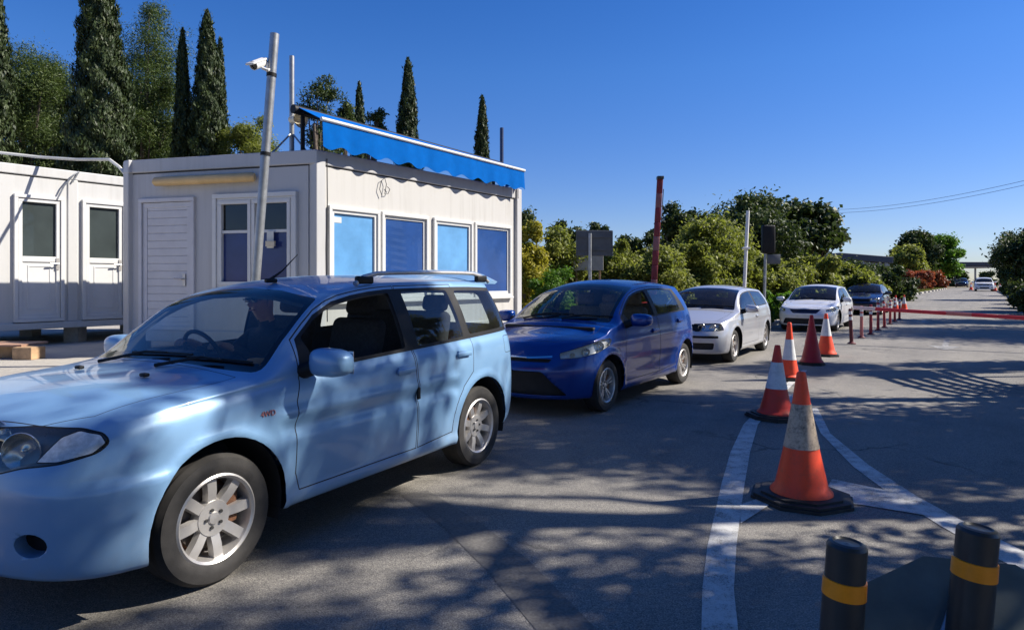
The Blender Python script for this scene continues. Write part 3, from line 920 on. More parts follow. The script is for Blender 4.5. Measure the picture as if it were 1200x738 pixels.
    S['rear_screen'] = poly_round([(-w * .74, belt1 + .06), (w * .74, belt1 + .06), (w * .62, H - .13), (-w * .62, H - .13)], .07)
    S['rear_depth'] = .6 if not notch else abs(xr - rear_roof) + .05
    S['mirror'] = (f0 - .14, w - .035, belt0 + .045, 0); S['mirror_k'] = .98
    S['handles'] = [(bx + .16, belt0 - .12), (-h + .24, belt1 - .12)]
    S['handle_body'] = True
    S['wipers'] = [(-.5, .1), (.08, .6)]; S['wiper_z'] = cowlz + .03; S['wiper_x'] = cowl + .02
    S['spokes'] = 10; S['wstyle'] = dict(w0=.028, w1=.026, dish=.02)
    S['bonnet'] = [(cowl + .02, -w + .16), (cowl + .02, w - .16), (h, w - .17), (xf - .38, w - .24), (xf - .27, w - .45), (xf - .23, .1), (xf - .23, -.1), (xf - .27, -w + .45), (xf - .38, -w + .24), (h, -w + .17)]
    S['tails'] = [[(xr - .3, .72), (xr + .14, .76), (xr + .16, .98), (xr - .3, .98)]]
    S.update(kw)
    return S
def hatch_blue(res=1.0, pm=None):
    S = car_spec(2.51, .79, .65, 1.695, 1.51, .298, 1.10, .28, .90, 1.005, .80, -1.55, .965, 1.05, pm or M['paint_blue'], res=res, bx=-.22, nf=2.2, qx=-1.36, open=0, fabric=M['beige_fabric'])
    S['spokes'] = 5; S['wstyle'] = dict(w0=.026, w1=.034, dish=.02, twin=.03)
    S['front'] = [
        dict(name='headlight', poly=poly_round([(-.74, .635), (-.52, .65), (-.30, .69), (-.14, .75), (-.09, .81), (-.12, .835), (-.24, .83), (-.46, .775), (-.74, .70)], .015), yaw=38, mirror=True, mat=M['clear_lens'], ring=.005, lamp=True, depth=.06, house=M['lamp_white'],
             bowls=[(-.28, .755, .055, 'lamp_silver'), (-.46, .705, .045, 'lamp_silver'), (-.60, .675, .03, 'lamp_silver')], deep=.95),
        dict(name='chrome_strip', poly=[(-.44, .655), (-.2, .635), (.2, .635), (.44, .655), (.44, .672), (.2, .655), (-.2, .655), (-.44, .672)], mat=M['chrome'], deep=.5),
        dict(name='grille', poly=poly_round([(-.42, .60), (.42, .60), (.44, .635), (-.44, .635)], .01), mat=M['black_trim'], push=.02, deep=.5),
        dict(name='lower_grille', poly=poly_round([(-.60, .245), (.60, .245), (.36, .50), (-.36, .50)], .03), mat=M['dark_liner'], push=.07, deep=.6),
        dict(name='fog_lamp_recess', poly=poly_round([(-.42, .30), (-.28, .31), (-.22, .38), (-.24, .45), (-.36, .40)], .015), yaw=40, mirror=True, mat=M['black_trim'], push=.02, deep=.8)]
    return S
def hatch_silver(res=1.0, pm=None):
    S = car_spec(2.51, .85, .79, 1.735, 1.445, .308, 1.0, .28, .88, .975, .74, -1.45, .93, 1.0, pm or M['paint_silver'], doors=2, res=res, bx=-.45, nf=3.0)
    S['spokes'] = 5; S['wstyle'] = dict(w0=.05, w1=.075, dish=.02)
    S['front'] = [
        dict(name='headlight', poly=poly_round([(-.60, .60), (-.20, .61), (-.06, .63), (-.10, .745), (-.22, .755), (-.60, .74)], .025), yaw=25, mirror=True, mat=M['clear_lens'], ring=.005, lamp=True, depth=.05, house=M['lamp_silver'], bowls=[(-.45, .675, .06, 'lamp_silver'), (-.26, .68, .06, 'lamp_silver')], deep=.9),
        dict(name='grille', poly=poly_round([(-.40, .615), (.40, .615), (.42, .725), (-.42, .725)], .02), mat=M['black_trim'], push=.02, deep=.4),
        dict(name='air_intake', poly=poly_round([(-.62, .28), (.62, .28), (.64, .40), (-.64, .40)], .03), mat=M['dark_liner'], push=.05, deep=.6),
        dict(name='bumper_strip', poly=poly_round([(-.70, .485), (.70, .485), (.70, .53), (-.70, .53)], .012), mat=M['black_trim'], deep=.7)]
    return S
def saloon_white(res=1.0, pm=None):
    S = car_spec(2.70, .92, .98, 1.76, 1.475, .315, 1.12, .26, .86, .96, .74, -1.25, .93, .985, pm or M['paint_pale'], res=res, bx=-.28, notch=(1.03, -1.95), qx=-1.22, nf=2.5)
    S['spokes'] = 7; S['wstyle'] = dict(w0=.03, w1=.045, dish=.02)
    S['front'] = [
        dict(name='headlight', poly=poly_round([(-.64, .62), (-.40, .63), (-.14, .67), (.02, .74), (.05, .80), (-.14, .79), (-.40, .75), (-.64, .69)], .02), yaw=33, mirror=True, mat=M['clear_lens'], ring=.005, lamp=True, depth=.05, house=M['lamp_silver'], bowls=[(-.30, .70, .05, 'lamp_silver'), (-.48, .675, .05, 'lamp_silver')], deep=.95),
        dict(name='grille', poly=poly_round([(-.34, .575), (.34, .575), (.46, .70), (-.46, .70)], .03), mat=M['grille_blue'], push=.03, deep=.5),
        dict(name='air_intake', poly=poly_round([(-.66, .24), (.66, .24), (.58, .42), (-.58, .42)], .04), mat=M['dark_liner'], push=.05, deep=.7)]
    return S
M['grille_blue'] = simple('grille_dark', (.02, .025, .05), .3, .4)
def text_obj(name, body, size, mat, M_, parent=None, depth=.002, align='CENTER', bold=0.0):
    cu = bpy.data.curves.new(name, 'FONT'); cu.body = body; cu.size = size; cu.extrude = depth; cu.align_x = align; cu.align_y = 'CENTER'; cu.offset = bold
    tmp = bpy.data.objects.new(name, cu); COL.objects.link(tmp)
    dg = bpy.context.evaluated_depsgraph_get()
    me = bpy.data.meshes.new_from_object(tmp.evaluated_get(dg))
    bpy.data.objects.remove(tmp); bpy.data.curves.remove(cu)
    me.name = name; me.materials.clear(); me.materials.append(mat)
    me.transform(M_)
    return link(bpy.data.objects.new(name, me), parent)

GQ = 'cars queuing beside the booth'
# ---- pale blue estate car, the nearest
S = suv_spec()
suv, suv_parts, sh = build_car(S, 'estate_car', 'pale blue tall estate car with a driver inside, nearest of the queue', GQ)
pose_car(suv, ground(256, 684), ground(562, 545), S)
c = sh.c
for sd in (1,):
    mb = MB()
    zr = lambda x: float(c['edge'](x)) + .035
    pts = [(.02, sd * .655, zr(.02) - .01), (-.06, sd * .655, zr(-.06) + .03)] + [(x, sd * .655, zr(x) + .045) for x in np.linspace(-.2, -1.45, 8)] + [(-1.62, sd * .655, zr(-1.62) + .02), (-1.70, sd * .655, zr(-1.7) - .015)]
    mb.tube(pts, [.02] + [.016] * (len(pts) - 2) + [.018], 10, 0)
    for x in (-.07, -1.58): mb.box((x, sd * .655, zr(x) + .008), (.16, .045, .055), mi=1, bevel=.015, seg=3)
    mb.build('roof_rail', [M['alloy'], M['black_trim']], suv)
mb = MB()
prof = [(-1.56, 1.575), (-1.74, 1.625), (-1.86, 1.64), (-1.965, 1.60), (-1.92, 1.54), (-1.66, 1.55)]
n = 13
vs = []; 
for i in range(n):
    y = -.66 + 1.32 * i / (n - 1); e = 1 - abs(y / .66) ** 6
    for (x, z) in prof: vs.append((x + .10 * (y / .66) ** 2, y, 1.55 + (z - 1.55) * (.35 + .65 * e) - (.045) * (y / .66) ** 2))
k = len(prof)
fs = [[i * k + j, i * k + (j + 1) % k, (i + 1) * k + (j + 1) % k, (i + 1) * k + j] for i in range(n - 1) for j in range(k)] + [list(range(k)), list(range((n - 1) * k, n * k))[::-1]]
mb.add(vs, fs, 0, True); mb.build('roof_spoiler', S['paint'], suv, 35)
mb = MB()
mb.box((.22, .06, 1.53), (.09, .04, .03), bevel=.01, seg=3); mb.tube([(.22, .06, 1.54), (.12, .06, 1.60), (-.02, .06, 1.72)], [.012, .006, .003], 8)
mb.build('aerial', M['black_trim'], suv)
tm = Matrix.Translation((.99, .921, .80)) @ Matrix.Rotation(PI, 4, 'Z') @ Matrix.Rotation(R(90), 4, 'X')
from mathutils.bvhtree import BVHTree
hit = BVHTree.FromBMesh(sh.bm).ray_cast(Vector((.96, 2, .815)), Vector((0, -1, 0)))
nz = hit[1] if hit[1].y > 0 else -hit[1]
ux = (Vector((-1, 0, 0)) - nz * Vector((-1, 0, 0)).dot(nz)).normalized(); uy = nz.cross(ux)
tm = Matrix(((ux.x, uy.x, nz.x, 0), (ux.y, uy.y, nz.y, 0), (ux.z, uy.z, nz.z, 0), (0, 0, 0, 1)))
tm = Matrix.Translation(hit[0] + nz * .004) @ tm
text_obj('badge', '4WD', .042, simple('badge_red', (.40, .16, .15), .4), tm, suv, .002)
mb = MB(); mb.box((-.335, .922, .735), (.028, .02, .085), bevel=.006); mb.build('door_edge_guard', M['black_trim'], suv)
# washer jets, orange pouch on the shelf under the screen
for y in (-.32, .32):
    mb = MB(); mb.box((1.28, y, 1.022), (.035, .05, .02), bevel=.008, seg=3); mb.build('washer_jet', M['black_trim'], suv)
mb = MB(); mb.box((.74, .56, 1.03), (.10, .14, .08), bevel=.03, seg=4); mb.build('pouch', simple('orange_cloth', (.55, .16, .03), .8), suv)

# ---- dark blue hatchback
SB = hatch_blue()
hb, hb_parts, shb = build_car(SB, 'hatchback', 'royal blue five door hatchback waiting right behind the pale blue estate car', GQ)
pose_car(hb, ground(712, 482), ground(801, 449), SB)
# ---- silver hatchback
SG = hatch_silver()
hs, hs_parts, shs = build_car(SG, 'hatchback', 'silver three door hatchback waiting behind the royal blue hatchback', GQ)
pose_car(hs, ground(861, 424), None, SG, 33.5, 1.03)
# ---- white saloon
SW = saloon_white()
sw, sw_parts, shw = build_car(SW, 'saloon_car', 'pearl white saloon with a numberplate waiting behind the silver hatchback', GQ)
pose_car(sw, ground(982, 388), None, SW, 34.5, 1.0)
def plate(root, sh, z, txt, w=.52):
    x = ray_front(sh, 0, z) + .012
    p = MB(); p.box((x, 0, z), (.012, w, .115), bevel=.004); o = p.build('number_plate', M['plate'], root)
    if txt: text_obj('lettering', txt, .085, M['black_trim'], Matrix.Translation((x + .007, 0, z)) @ Matrix.Rotation(R(90), 4, 'Z') @ Matrix.Rotation(R(90), 4, 'X'), o, .001)
plate(sw, shw, .50, None)
# ---- dark car at the end of the line
SN = hatch_silver(.8, M['paint_navy'])
hn, hn_parts, shn = build_car(SN, 'hatchback', 'dark navy hatchback behind the white saloon, last of the queue', GQ)
pose_car(hn, ground(1034, 369), None, SN, 35, 1.04)
# ---- two cars far up the road
SF = suv_spec(); SF['paint'] = M['paint_white']; SF['res'] = .6; SF.pop('open')
for d in SF['front']:
    if d['mat'] == M['paint_sky']: d['mat'] = d['wall'] = M['paint_white']
far, _, _ = build_car(SF, 'estate_car', 'white car far up the road beyond the barrier, coming this way')
far.location = (*at(1153, 341, 82).xy, .35); far.rotation_euler = (0, 0, R(-90 - 34.5)); far.scale = (1.1,) * 3
SD = hatch_silver(.6, M['paint_navy'])
fd, _, _ = build_car(SD, 'hatchback', 'small dark car far up the road below the canopy')
fd.location = (*at(1127, 336, 112).xy, .6); fd.rotation_euler = (0, 0, R(-90 - 34.5)); fd.scale = (1.1,) * 3
# ------------------------------------------------------------------ ground, road
def smooth(t):
    t = np.clip(t, 0, 1); return t * t * (3 - 2 * t)
def zroad(v): return float(.45 * smooth((v - 40) / 80.0))
def uL(v): return float(-5.55 + 3.6 * smooth((v - 40) / 90.0))
def sheet(name, us, vs, z, mat, kind='structure'):
    mb = MB(); nu, nv = len(us), len(vs)
    P = [tuple(lane(u, v, zroad(v) + z)) for v in vs for u in us]
    mb.add(P, [[j * nu + i, j * nu + i + 1, (j + 1) * nu + i + 1, (j + 1) * nu + i] for j in range(nv - 1) for i in range(nu - 1)])
    return tag(mb.build(name, mat), kind=kind)
def asphalt():
    t = NT('asphalt'); v = t.coord()
    rot = t.new('ShaderNodeMapping'); rot.inputs['Rotation'].default_value = (0, 0, R(34.5)); t.lk(v, rot.inputs['Vector'])
    st = t.new('ShaderNodeMapping'); st.inputs['Scale'].default_value = (1.0, .07, 1); t.lk(rot.outputs[0], st.inputs['Vector'])
    big = t.noise(v, .35, 5, .6, .6); streak = t.noise(st.outputs[0], 1.3, 4, .6, .4); mid = t.noise(v, 2.6, 6, .65); fine = t.noise(v, 120, 2, .75); fine2 = t.noise(v, 34, 4, .8)
    f = t.math('ADD', t.math('MULTIPLY', big, .4), t.math('ADD', t.math('MULTIPLY', streak, .35), t.math('MULTIPLY', mid, .25)))
    col = t.ramp(f, [(.34, (.120, .116, .111)), (.50, (.190, .182, .170)), (.66, (.255, .241, .218))])
    agg = t.ramp(fine, [(.34, (.25, .25, .26)), (.5, (1, 1, 1)), (.66, (1.9, 1.85, 1.75))])
    col = t.mix(.75, col, agg, 'MULTIPLY')
    agg2 = t.ramp(fine2, [(.34, (.58, .58, .59)), (.66, (1.35, 1.33, 1.28))])
    col = t.mix(.75, col, agg2, 'MULTIPLY')
    # cracks
    dv = t.new('ShaderNodeVectorMath'); dv.operation = 'ADD'
    wob = t.noise(v, 1.2, 4, .6, out='Color')
    sc = t.new('ShaderNodeVectorMath'); sc.operation = 'SCALE'; sc.inputs['Scale'].default_value = .8; t.lk(wob, sc.inputs[0])
    t.lk(v, dv.inputs[0]); t.lk(sc.outputs[0], dv.inputs[1])
    vo = t.new('ShaderNodeTexVoronoi'); vo.feature = 'DISTANCE_TO_EDGE'; vo.inputs['Scale'].default_value = .42; t.lk(dv.outputs[0], vo.inputs['Vector'])
    cr = t.ramp(vo.outputs['Distance'], [(0, 1), (.010, .0)])
    crm = t.math('MULTIPLY', cr, t.ramp(t.noise(v, .5, 3), [(.48, 0), (.60, .8)]))
    col = t.mix(crm, col, (.03, .03, .03))
    # oil drips and dark blots
    ob = t.ramp(t.noise(v, 1.7, 3, .5), [(.66, 0), (.78, .55)])
    col = t.mix(ob, col, (.045, .043, .042))
    h = t.math('ADD', t.math('MULTIPLY', fine, .6), t.math('MULTIPLY', fine2, .5))
    h = t.math('SUBTRACT', h, crm)
    nb = t.bump(h, .55, .012)
    return t.done(t.bsdf(col, t.math('MULTIPLY_ADD', mid, .25) if False else .82, 0, nb, .35))
M['asphalt'] = asphalt()
def soil(name, a, b, c_, sc=.6):
    t = NT(name); v = t.coord()
    f = t.math('ADD', t.math('MULTIPLY', t.noise(v, sc, 6, .6), .6), t.math('MULTIPLY', t.noise(v, sc * 14, 4, .7), .4))
    col = t.ramp(f, [(.35, a), (.5, b), (.65, c_)])
    return t.done(t.bsdf(col, .95, 0, t.bump(t.noise(v, 35, 5, .7), .6, .03), .2))
M['earth'] = soil('dry_earth', (.10, .085, .055), (.19, .155, .10), (.26, .21, .15))
M['concrete'] = soil('pale_concrete', (.30, .28, .25), (.40, .375, .335), (.47, .44, .39), 1.2)
def paint_line(nm='road_paint', lo=.40, hi=.50):
    t = NT(nm); v = t.coord()
    fine = t.noise(v, 130, 3, .75); mid = t.noise(v, 7, 5, .7); big = t.noise(v, 1.1, 3)
    w = t.ramp(t.math('ADD', t.math('MULTIPLY', fine, .5), t.math('ADD', t.math('MULTIPLY', mid, .35), t.math('MULTIPLY', big, .15))), [(lo, 0), (hi, 1)])
    pc = t.ramp(mid, [(.3, (.42, .42, .41)), (.7, (.60, .60, .58))])
    col = t.mix(w, (.13, .125, .118), pc)
    return t.done(t.bsdf(col, .7, 0, t.bump(fine, .5, .01), .4))
M['road_paint'] = paint_line(); M['worn_paint'] = paint_line('worn_road_paint', .47, .62)
M['tar'] = simple('tar_patch', (.135, .128, .118), .85, var=.35, scale=60, bump=.4)

vs_far = list(np.linspace(-40, 40, 9)) + list(np.linspace(48, 140, 14)) + [200, 400, 1500, 3500]
sheet('ground', [-2500, -400, -80, -20, -5.8, 0, 3.4, 20, 80, 400, 2500], vs_far, -.03, M['earth'])
mb = MB(); vs_ = [-12] + list(np.linspace(-8, 40, 13)) + list(np.linspace(46, 150, 18)); nu = 6
mb.add([tuple(lane(uL(v) + (3.3 - uL(v)) * k / 5, v, zroad(v))) for v in vs_ for k in range(6)], [[j * nu + i, j * nu + i + 1, (j + 1) * nu + i + 1, (j + 1) * nu + i] for j in range(len(vs_) - 1) for i in range(5)])
tag(mb.build('road', M['asphalt']), kind='structure')
def flat(name, pts, z, mat):
    mb = MB(); mb.add([(p[0], p[1], z) for p in pts], [list(range(len(pts)))])
    o = mb.build(name, mat)
    return tag(o, kind='structure')
def wiggle_strip(name, left, right, z, mat, k=5):
    """a strip between two ground outlines"""
    mb = MB(); n = len(left)
    P = [(p[0], p[1], z) for p in left] + [(p[0], p[1], z) for p in right]
    mb.add(P, [[i, i + 1, n + i + 1, n + i] for i in range(n - 1)])
    return tag(mb.build(name, mat), kind='structure')
G = lambda px, py: ground(px, py)
wiggle_strip('lane_line', [G(*p) for p in ((871, 498), (856, 530), (846, 565), (838, 600), (829, 640), (823, 690), (822, 738), (821, 900))],
             [G(*p) for p in ((888, 498), (879, 530), (873, 565), (869, 592), (863, 640), (860, 690), (865, 738), (874, 900))], .004, M['road_paint'])
wiggle_strip('lane_line', [G(*p) for p in ((948, 478), (962, 508), (1000, 547), (1050, 584), (1105, 618), (1170, 655), (1260, 705))],
             [G(*p) for p in ((958, 478), (973, 508), (1018, 545), (1075, 582), (1138, 616), (1212, 652), (1310, 700))], .004, M['road_paint'])
flat('painted_chevron', [G(867, 592), G(893, 583), G(908, 588), G(868, 614)], .0065, M['road_paint'])
flat('painted_chevron', [G(975, 562), G(1040, 575), G(1094, 606), G(1010, 592), G(960, 588)], .0065, M['road_paint'])
flat('painted_chevron', [G(896, 470), G(930, 462), G(944, 466), G(896, 484)], .0085, M['road_paint'])
wiggle_strip('lane_line', [G(*p) for p in ((871, 498), (892, 476), (915, 455), (940, 434))], [G(*p) for p in ((888, 498), (905, 476), (925, 455), (946, 434))], .006, M['road_paint'])
wiggle_strip('tar_patch', [G(*p) for p in ((470, 580), (520, 618), (570, 668), (628, 738), (740, 900))], [G(*p) for p in ((500, 574), (560, 610), (618, 655), (700, 738), (850, 900))], .0025, M['tar'])
def arrow(px, py, s=1.0):
    c = G(px, py)
    def q(a, b): p = c + NRM * a * s + DIR * b * s; return (p.x, p.y)
    mb = MB()
    mb.add([(*q(*p), .004) for p in ((-.075, 1.6), (.075, 1.6), (.075, -.4), (-.075, -.4))], [[0, 1, 2, 3]])
    mb.add([(*q(*p), .004) for p in ((-.42, -.401), (.42, -.401), (0, -1.6))], [[0, 1, 2]])
    tag(mb.build('painted_arrow', M['worn_paint']), kind='structure')
arrow(1108, 404, .9); arrow(1082, 376, .9)
# raised island the cabins stand on, with a kerb; left verge kerb further on
mb = MB(); PZ = .62
P = [lane(-5.75, -8), lane(-5.75, 10.9), lane(-30, 10.9), lane(-30, -8)]
mb.prism([(p.x, p.y) for p in P], -.05, PZ)
tag(mb.build('pavement', M['concrete']), kind='structure')
def kerb(name, u0, u1, v0, v1, h, mat, step=4.0):
    mb = MB(); n = max(1, int((v1 - v0) / step))
    for i in range(n):
        a = v0 + (v1 - v0) * i / n + .006; b = v0 + (v1 - v0) * (i + 1) / n - .006
        m = (a + b) / 2
        d_ = (uL(m) - uL(0)) if u0 < 0 else 0
        mb.box((*lane((u0 + u1) / 2 + d_, m).xy, zroad(m) + h / 2 - .03), (abs(u1 - u0), b - a, h + .06), Matrix.Rotation(-R(34.5), 3, 'Z'), bevel=.02)
    return tag(mb.build(name, mat), kind='structure')
M['kerb'] = soil('kerb_stone', (.34, .32, .28), (.44, .41, .36), (.52, .49, .43), 2.0)
kerb('kerb', -5.8, -5.55, 11.2, 120, .14, M['kerb'])
kerb('kerb', 3.3, 3.5, -6, 120, .14, M['kerb'])

# ------------------------------------------------------------------ wall frames: pixel -> place on an upright plane
class Face:
    def __init__(s, A, B):
        s.A = Vector((A[0], A[1], 0)); s.u = (Vector((B[0], B[1], 0)) - s.A); s.L = s.u.length; s.u.normalize()
        s.n = Vector((s.u.y, -s.u.x, 0))
        s.M = Matrix.Translation(s.A) @ Matrix((( s.u.x, -s.n.x, 0, 0), (s.u.y, -s.n.y, 0, 0), (0, 0, 1, 0), (0, 0, 0, 1)))
    def px(s, px, py, off=0.0):
        A = s.A + s.n * off; k = (px - CX) / F
        t = (k * A.y - A.x) / (s.u.x - k * s.u.y)
        Y = A.y + s.u.y * t
        return t, CAMH + (HY - py) * Y / F
    def P(s, t, z, off=0.0):
        p = s.A + s.u * t + s.n * off
        return Vector((p.x, p.y, z))
    def box(s, mb, t0, t1, z0, z1, d0, d1, mi=0, bevel=0.0):
        """d: distance out from the face (negative = inwards)"""
        mb.box(((t0 + t1) / 2, -(d0 + d1) / 2, (z0 + z1) / 2), (abs(t1 - t0), abs(d1 - d0), abs(z1 - z0)), M=s.M, mi=mi, bevel=bevel)
def wall_panel(mb, fc, t0, t1, z0, z1, d0, d1, holes, mi=0):
    ts = sorted({t0, t1, *[h[0] for h in holes], *[h[1] for h in holes]}); ts = [t for t in ts if t0 <= t <= t1]
    for a, b in zip(ts[:-1], ts[1:]):
        m = (a + b) / 2; segs = [(z0, z1)]
        for h in holes:
            if h[0] < m < h[1]:
                new = []
                for (p, q) in segs:
                    if h[2] > p: new.append((p, min(q, h[2])))
                    if h[3] < q: new.append((max(p, h[3]), q))
                segs = new
        for p, q in segs:
            if q - p > 1e-4: fc.box(mb, a, b, p, q, d0, d1, mi)
def frame(mb, fc, t0, t1, z0, z1, w, d0, d1, mi=0, bevel=.006):
    fc.box(mb, t0, t1, z0, z0 + w, d0, d1, mi, bevel); fc.box(mb, t0, t1, z1 - w, z1, d0, d1, mi, bevel)
    fc.box(mb, t0, t0 + w, z0 + w, z1 - w, d0, d1 - .001, mi, bevel); fc.box(mb, t1 - w, t1, z0 + w, z1 - w, d0, d1 - .001, mi, bevel)

def panel_mat(name, c, dirt=.25):
    """painted sheet steel with rain streaks and grime"""
    t = NT(name); v = t.coord()
    st = t.new('ShaderNodeMapping'); st.inputs['Scale'].default_value = (9, 9, .5); t.lk(v, st.inputs['Vector'])
    streak = t.noise(st.outputs[0], 1.4, 5, .65); big = t.noise(v, 1.1, 4); spots = t.noise(v, 26, 4, .7)
    d = t.math('MULTIPLY', t.ramp(streak, [(.45, 0), (.75, 1)]), t.ramp(big, [(.35, .1), (.7, 1)]))
    d = t.math('MULTIPLY', t.math('ADD', d, t.ramp(spots, [(.62, 0), (.8, .6)])), dirt, True)
    col = t.mix(d, c, (c[0] * .45, c[1] * .42, c[2] * .36))
    return t.done(t.bsdf(col, .45, 0, t.bump(t.noise(v, 4, 2), .05, .02), .45))
M['cabin_white'] = panel_mat('cabin_white', (.53, .52, .50), .45)
M['cabin_grey'] = panel_mat('cabin_grey', (.48, .48, .485), .3)
M['cabin_clean'] = panel_mat('cabin_clean_white', (.53, .53, .52), .3)
M['upvc'] = simple('white_window_plastic', (.62, .62, .61), .35, var=.04)
M['seal'] = simple('dark_seal', (.03, .03, .035), .7)
M['door_slats'] = simple('grey_door_paint', (.55, .55, .58), .45, var=.06)
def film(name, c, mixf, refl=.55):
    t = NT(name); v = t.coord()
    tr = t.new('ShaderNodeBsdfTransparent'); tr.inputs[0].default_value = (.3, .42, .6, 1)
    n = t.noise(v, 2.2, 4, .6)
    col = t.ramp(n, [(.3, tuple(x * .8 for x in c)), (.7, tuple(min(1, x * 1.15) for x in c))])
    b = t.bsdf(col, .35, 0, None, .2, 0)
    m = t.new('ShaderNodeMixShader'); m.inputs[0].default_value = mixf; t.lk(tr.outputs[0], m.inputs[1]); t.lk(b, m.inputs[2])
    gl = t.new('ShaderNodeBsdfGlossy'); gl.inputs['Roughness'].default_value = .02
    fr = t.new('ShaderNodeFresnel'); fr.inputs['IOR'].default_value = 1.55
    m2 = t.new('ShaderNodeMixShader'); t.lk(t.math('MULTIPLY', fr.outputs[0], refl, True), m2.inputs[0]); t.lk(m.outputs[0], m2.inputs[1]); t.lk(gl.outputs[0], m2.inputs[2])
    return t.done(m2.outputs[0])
M['pane_sky_reflection'] = film('painted_sky_reflection', (.13, .34, .64), .95)  # pale blue painted in for the sky mirrored in two booth panes
M['film_dark'] = film('dark_blue_film', (.02, .07, .25), .92)
M['film_navy'] = film('navy_film', (.025, .045, .17), .94)
M['grey_pane'] = film('frosted_dark_pane', (.05, .065, .065), .85, .6)
M['wood'] = simple('raw_timber', (.42, .27, .15), .8, var=.3, scale=9, bump=.3)
M['yellow_tube'] = simple('yellowed_plastic', (.62, .43, .20), .5, var=.14, scale=5)
M['awning_blue'] = simple('awning_blue_canvas', (.0, .10, .40), .95, var=.08, scale=8, bump=.15, spec=.08)
M['navy_post'] = simple('navy_post', (.03, .05, .12), .4)

# ---- the grey booth
A = at(370, 175, 8.4); ZT = A.z
def top_pt(px, py): return at(px, py, (ZT - CAMH) * F / (HY - py))
B = top_pt(610, 222); Cc = top_pt(145, 188.5)
booth = thing('booth', 'grey and white site booth with four blue windows under a blue awning', 'booth', (0, 0, 0))
fl_ = Face(A, B)            # long sunlit face, outward normal towards the road
fs_ = Face(Cc, A)           # shaded end with the slatted door
Dd = B + (Cc - A)
fb_ = Face(B, Dd); fk_ = Face(Dd, Cc)
ZB = .74
lw = [(fl_.px(a, 300)[0], fl_.px(b, 300)[0]) for a, b in ((385, 445), (447, 502), (508, 554), (556, 599))]
zt = [fl_.px(388, 238)[1], fl_.px(450, 248)[1], fl_.px(512, 256)[1], fl_.px(560, 262)[1]]
ztop = sum(zt) / 4; zbot = 1.30
mb = MB()
holes = [(a, b, zbot, ztop) for a, b in lw]
wall_panel(mb, fl_, .12, fl_.L - .12, ZB + .16, ZT - .2, -.09, -.02, holes)
w_e = (fs_.px(250, 280)[0], fs_.px(348, 280)[0]); wz1 = fs_.px(300, 226)[1]; wz0 = 1.42
d_e = (fs_.px(163, 280)[0], fs_.px(228, 280)[0]); dz1 = fs_.px(195, 232)[1]
o1 = mb.build('wall', M['cabin_white'], booth)
mb = MB(); wall_panel(mb, fs_, .12, fs_.L - .12, ZB + .16, ZT - .2, -.09, -.02, [(w_e[0], w_e[1], wz0, wz1), (d_e[0], d_e[1], ZB + .16, dz1)])
for fc in (fb_, fk_): wall_panel(mb, fc, .12, fc.L - .12, ZB + .16, ZT - .2, -.09, -.02, [])
mb.build('wall', M['cabin_grey'], booth)
mb = MB()
for fc in (fl_, fs_, fb_, fk_):
    fc.box(mb, .0, fc.L, ZT - .18, ZT, -.14, .005, 0, .012)
    fc.box(mb, .0, fc.L, ZB, ZB + .16, -.14, .003, 0, .012)
    fc.box(mb, .125, fc.L - .125, ZT - .2, ZT - .18, -.05, -.025, 1)
for p in (A, B, Cc, Dd):
    cen = (A + B + Cc + Dd) / 4; q = p + (cen - p).normalized() * .09
    mb.box((q.x, q.y, (ZB + ZT) / 2), (.15, .15, ZT - ZB - .02), Matrix.Rotation(-R(34.5), 3, 'Z'), bevel=.012)
mb.build('steel_frame', [M['cabin_grey'], M['seal']], booth)
mb = MB()
mb.prism([(p.x, p.y) for p in (A, B, Dd, Cc)], ZT - .1, ZT - .03); mb.build('roof', M['cabin_grey'], booth)
mb = MB(); mb.prism([(p.x, p.y) for p in (A, B, Dd, Cc)], ZB + .02, ZB + .12); mb.build('floor_slab', M['grey_liner'], booth)
for p in (A, B, Cc, Dd):
    cen = (A + B + Cc + Dd) / 4; q = p + (cen - p).normalized() * .2
    m_ = MB(); m_.box((q.x, q.y, (PZ + ZB) / 2), (.2, .2, ZB - PZ)); m_.build('foot_block', M['concrete'], booth)
for k, (a, b) in enumerate(lw):
    mb = MB()
    frame(mb, fl_, a, b, zbot, ztop, .05, -.06, .022)
    frame(mb, fl_, a + .05, b - .05, zbot + .05, ztop - .05, .045, -.05, .0 if k % 2 == 0 else -.012)
    fl_.box(mb, a - .02, b + .02, zbot - .035, zbot, -.05, .05, 0, .006)
    wo = mb.build('window', M['upvc'], booth)
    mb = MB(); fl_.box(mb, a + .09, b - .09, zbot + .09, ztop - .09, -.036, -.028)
    mb.build('pane', M['pane_sky_reflection'] if k % 2 == 0 else M['film_dark'], wo)
    if k == 0:
        t0, z0 = fl_.px(398, 257); mb = MB(); fl_.box(mb, t0 - .07, t0 + .05, z0 - .045, z0 + .03, -.028, -.024); mb.build('sticker', M['plate'], wo)
# hook of cable on the wall above the windows
mb = MB()
pts = [fl_.P(*fl_.px(x, y), .015) for x, y in ((447, 230), (444, 222), (446, 212), (450, 209), (452, 216), (450, 228), (454, 227), (456, 222), (453, 219))]
mb.tube(pts, .005, 6); mb.build('loose_cable', M['black_trim'], booth)
# cable down the corner
mb = MB(); mb.tube([fl_.P(.16, ZT - .1, .02), fl_.P(.17, 2.6, .015), fl_.P(.15, 2.0, .02), fl_.P(.17, ZB + .3, .015)], .007, 6); mb.build('loose_cable', M['seal'], booth)
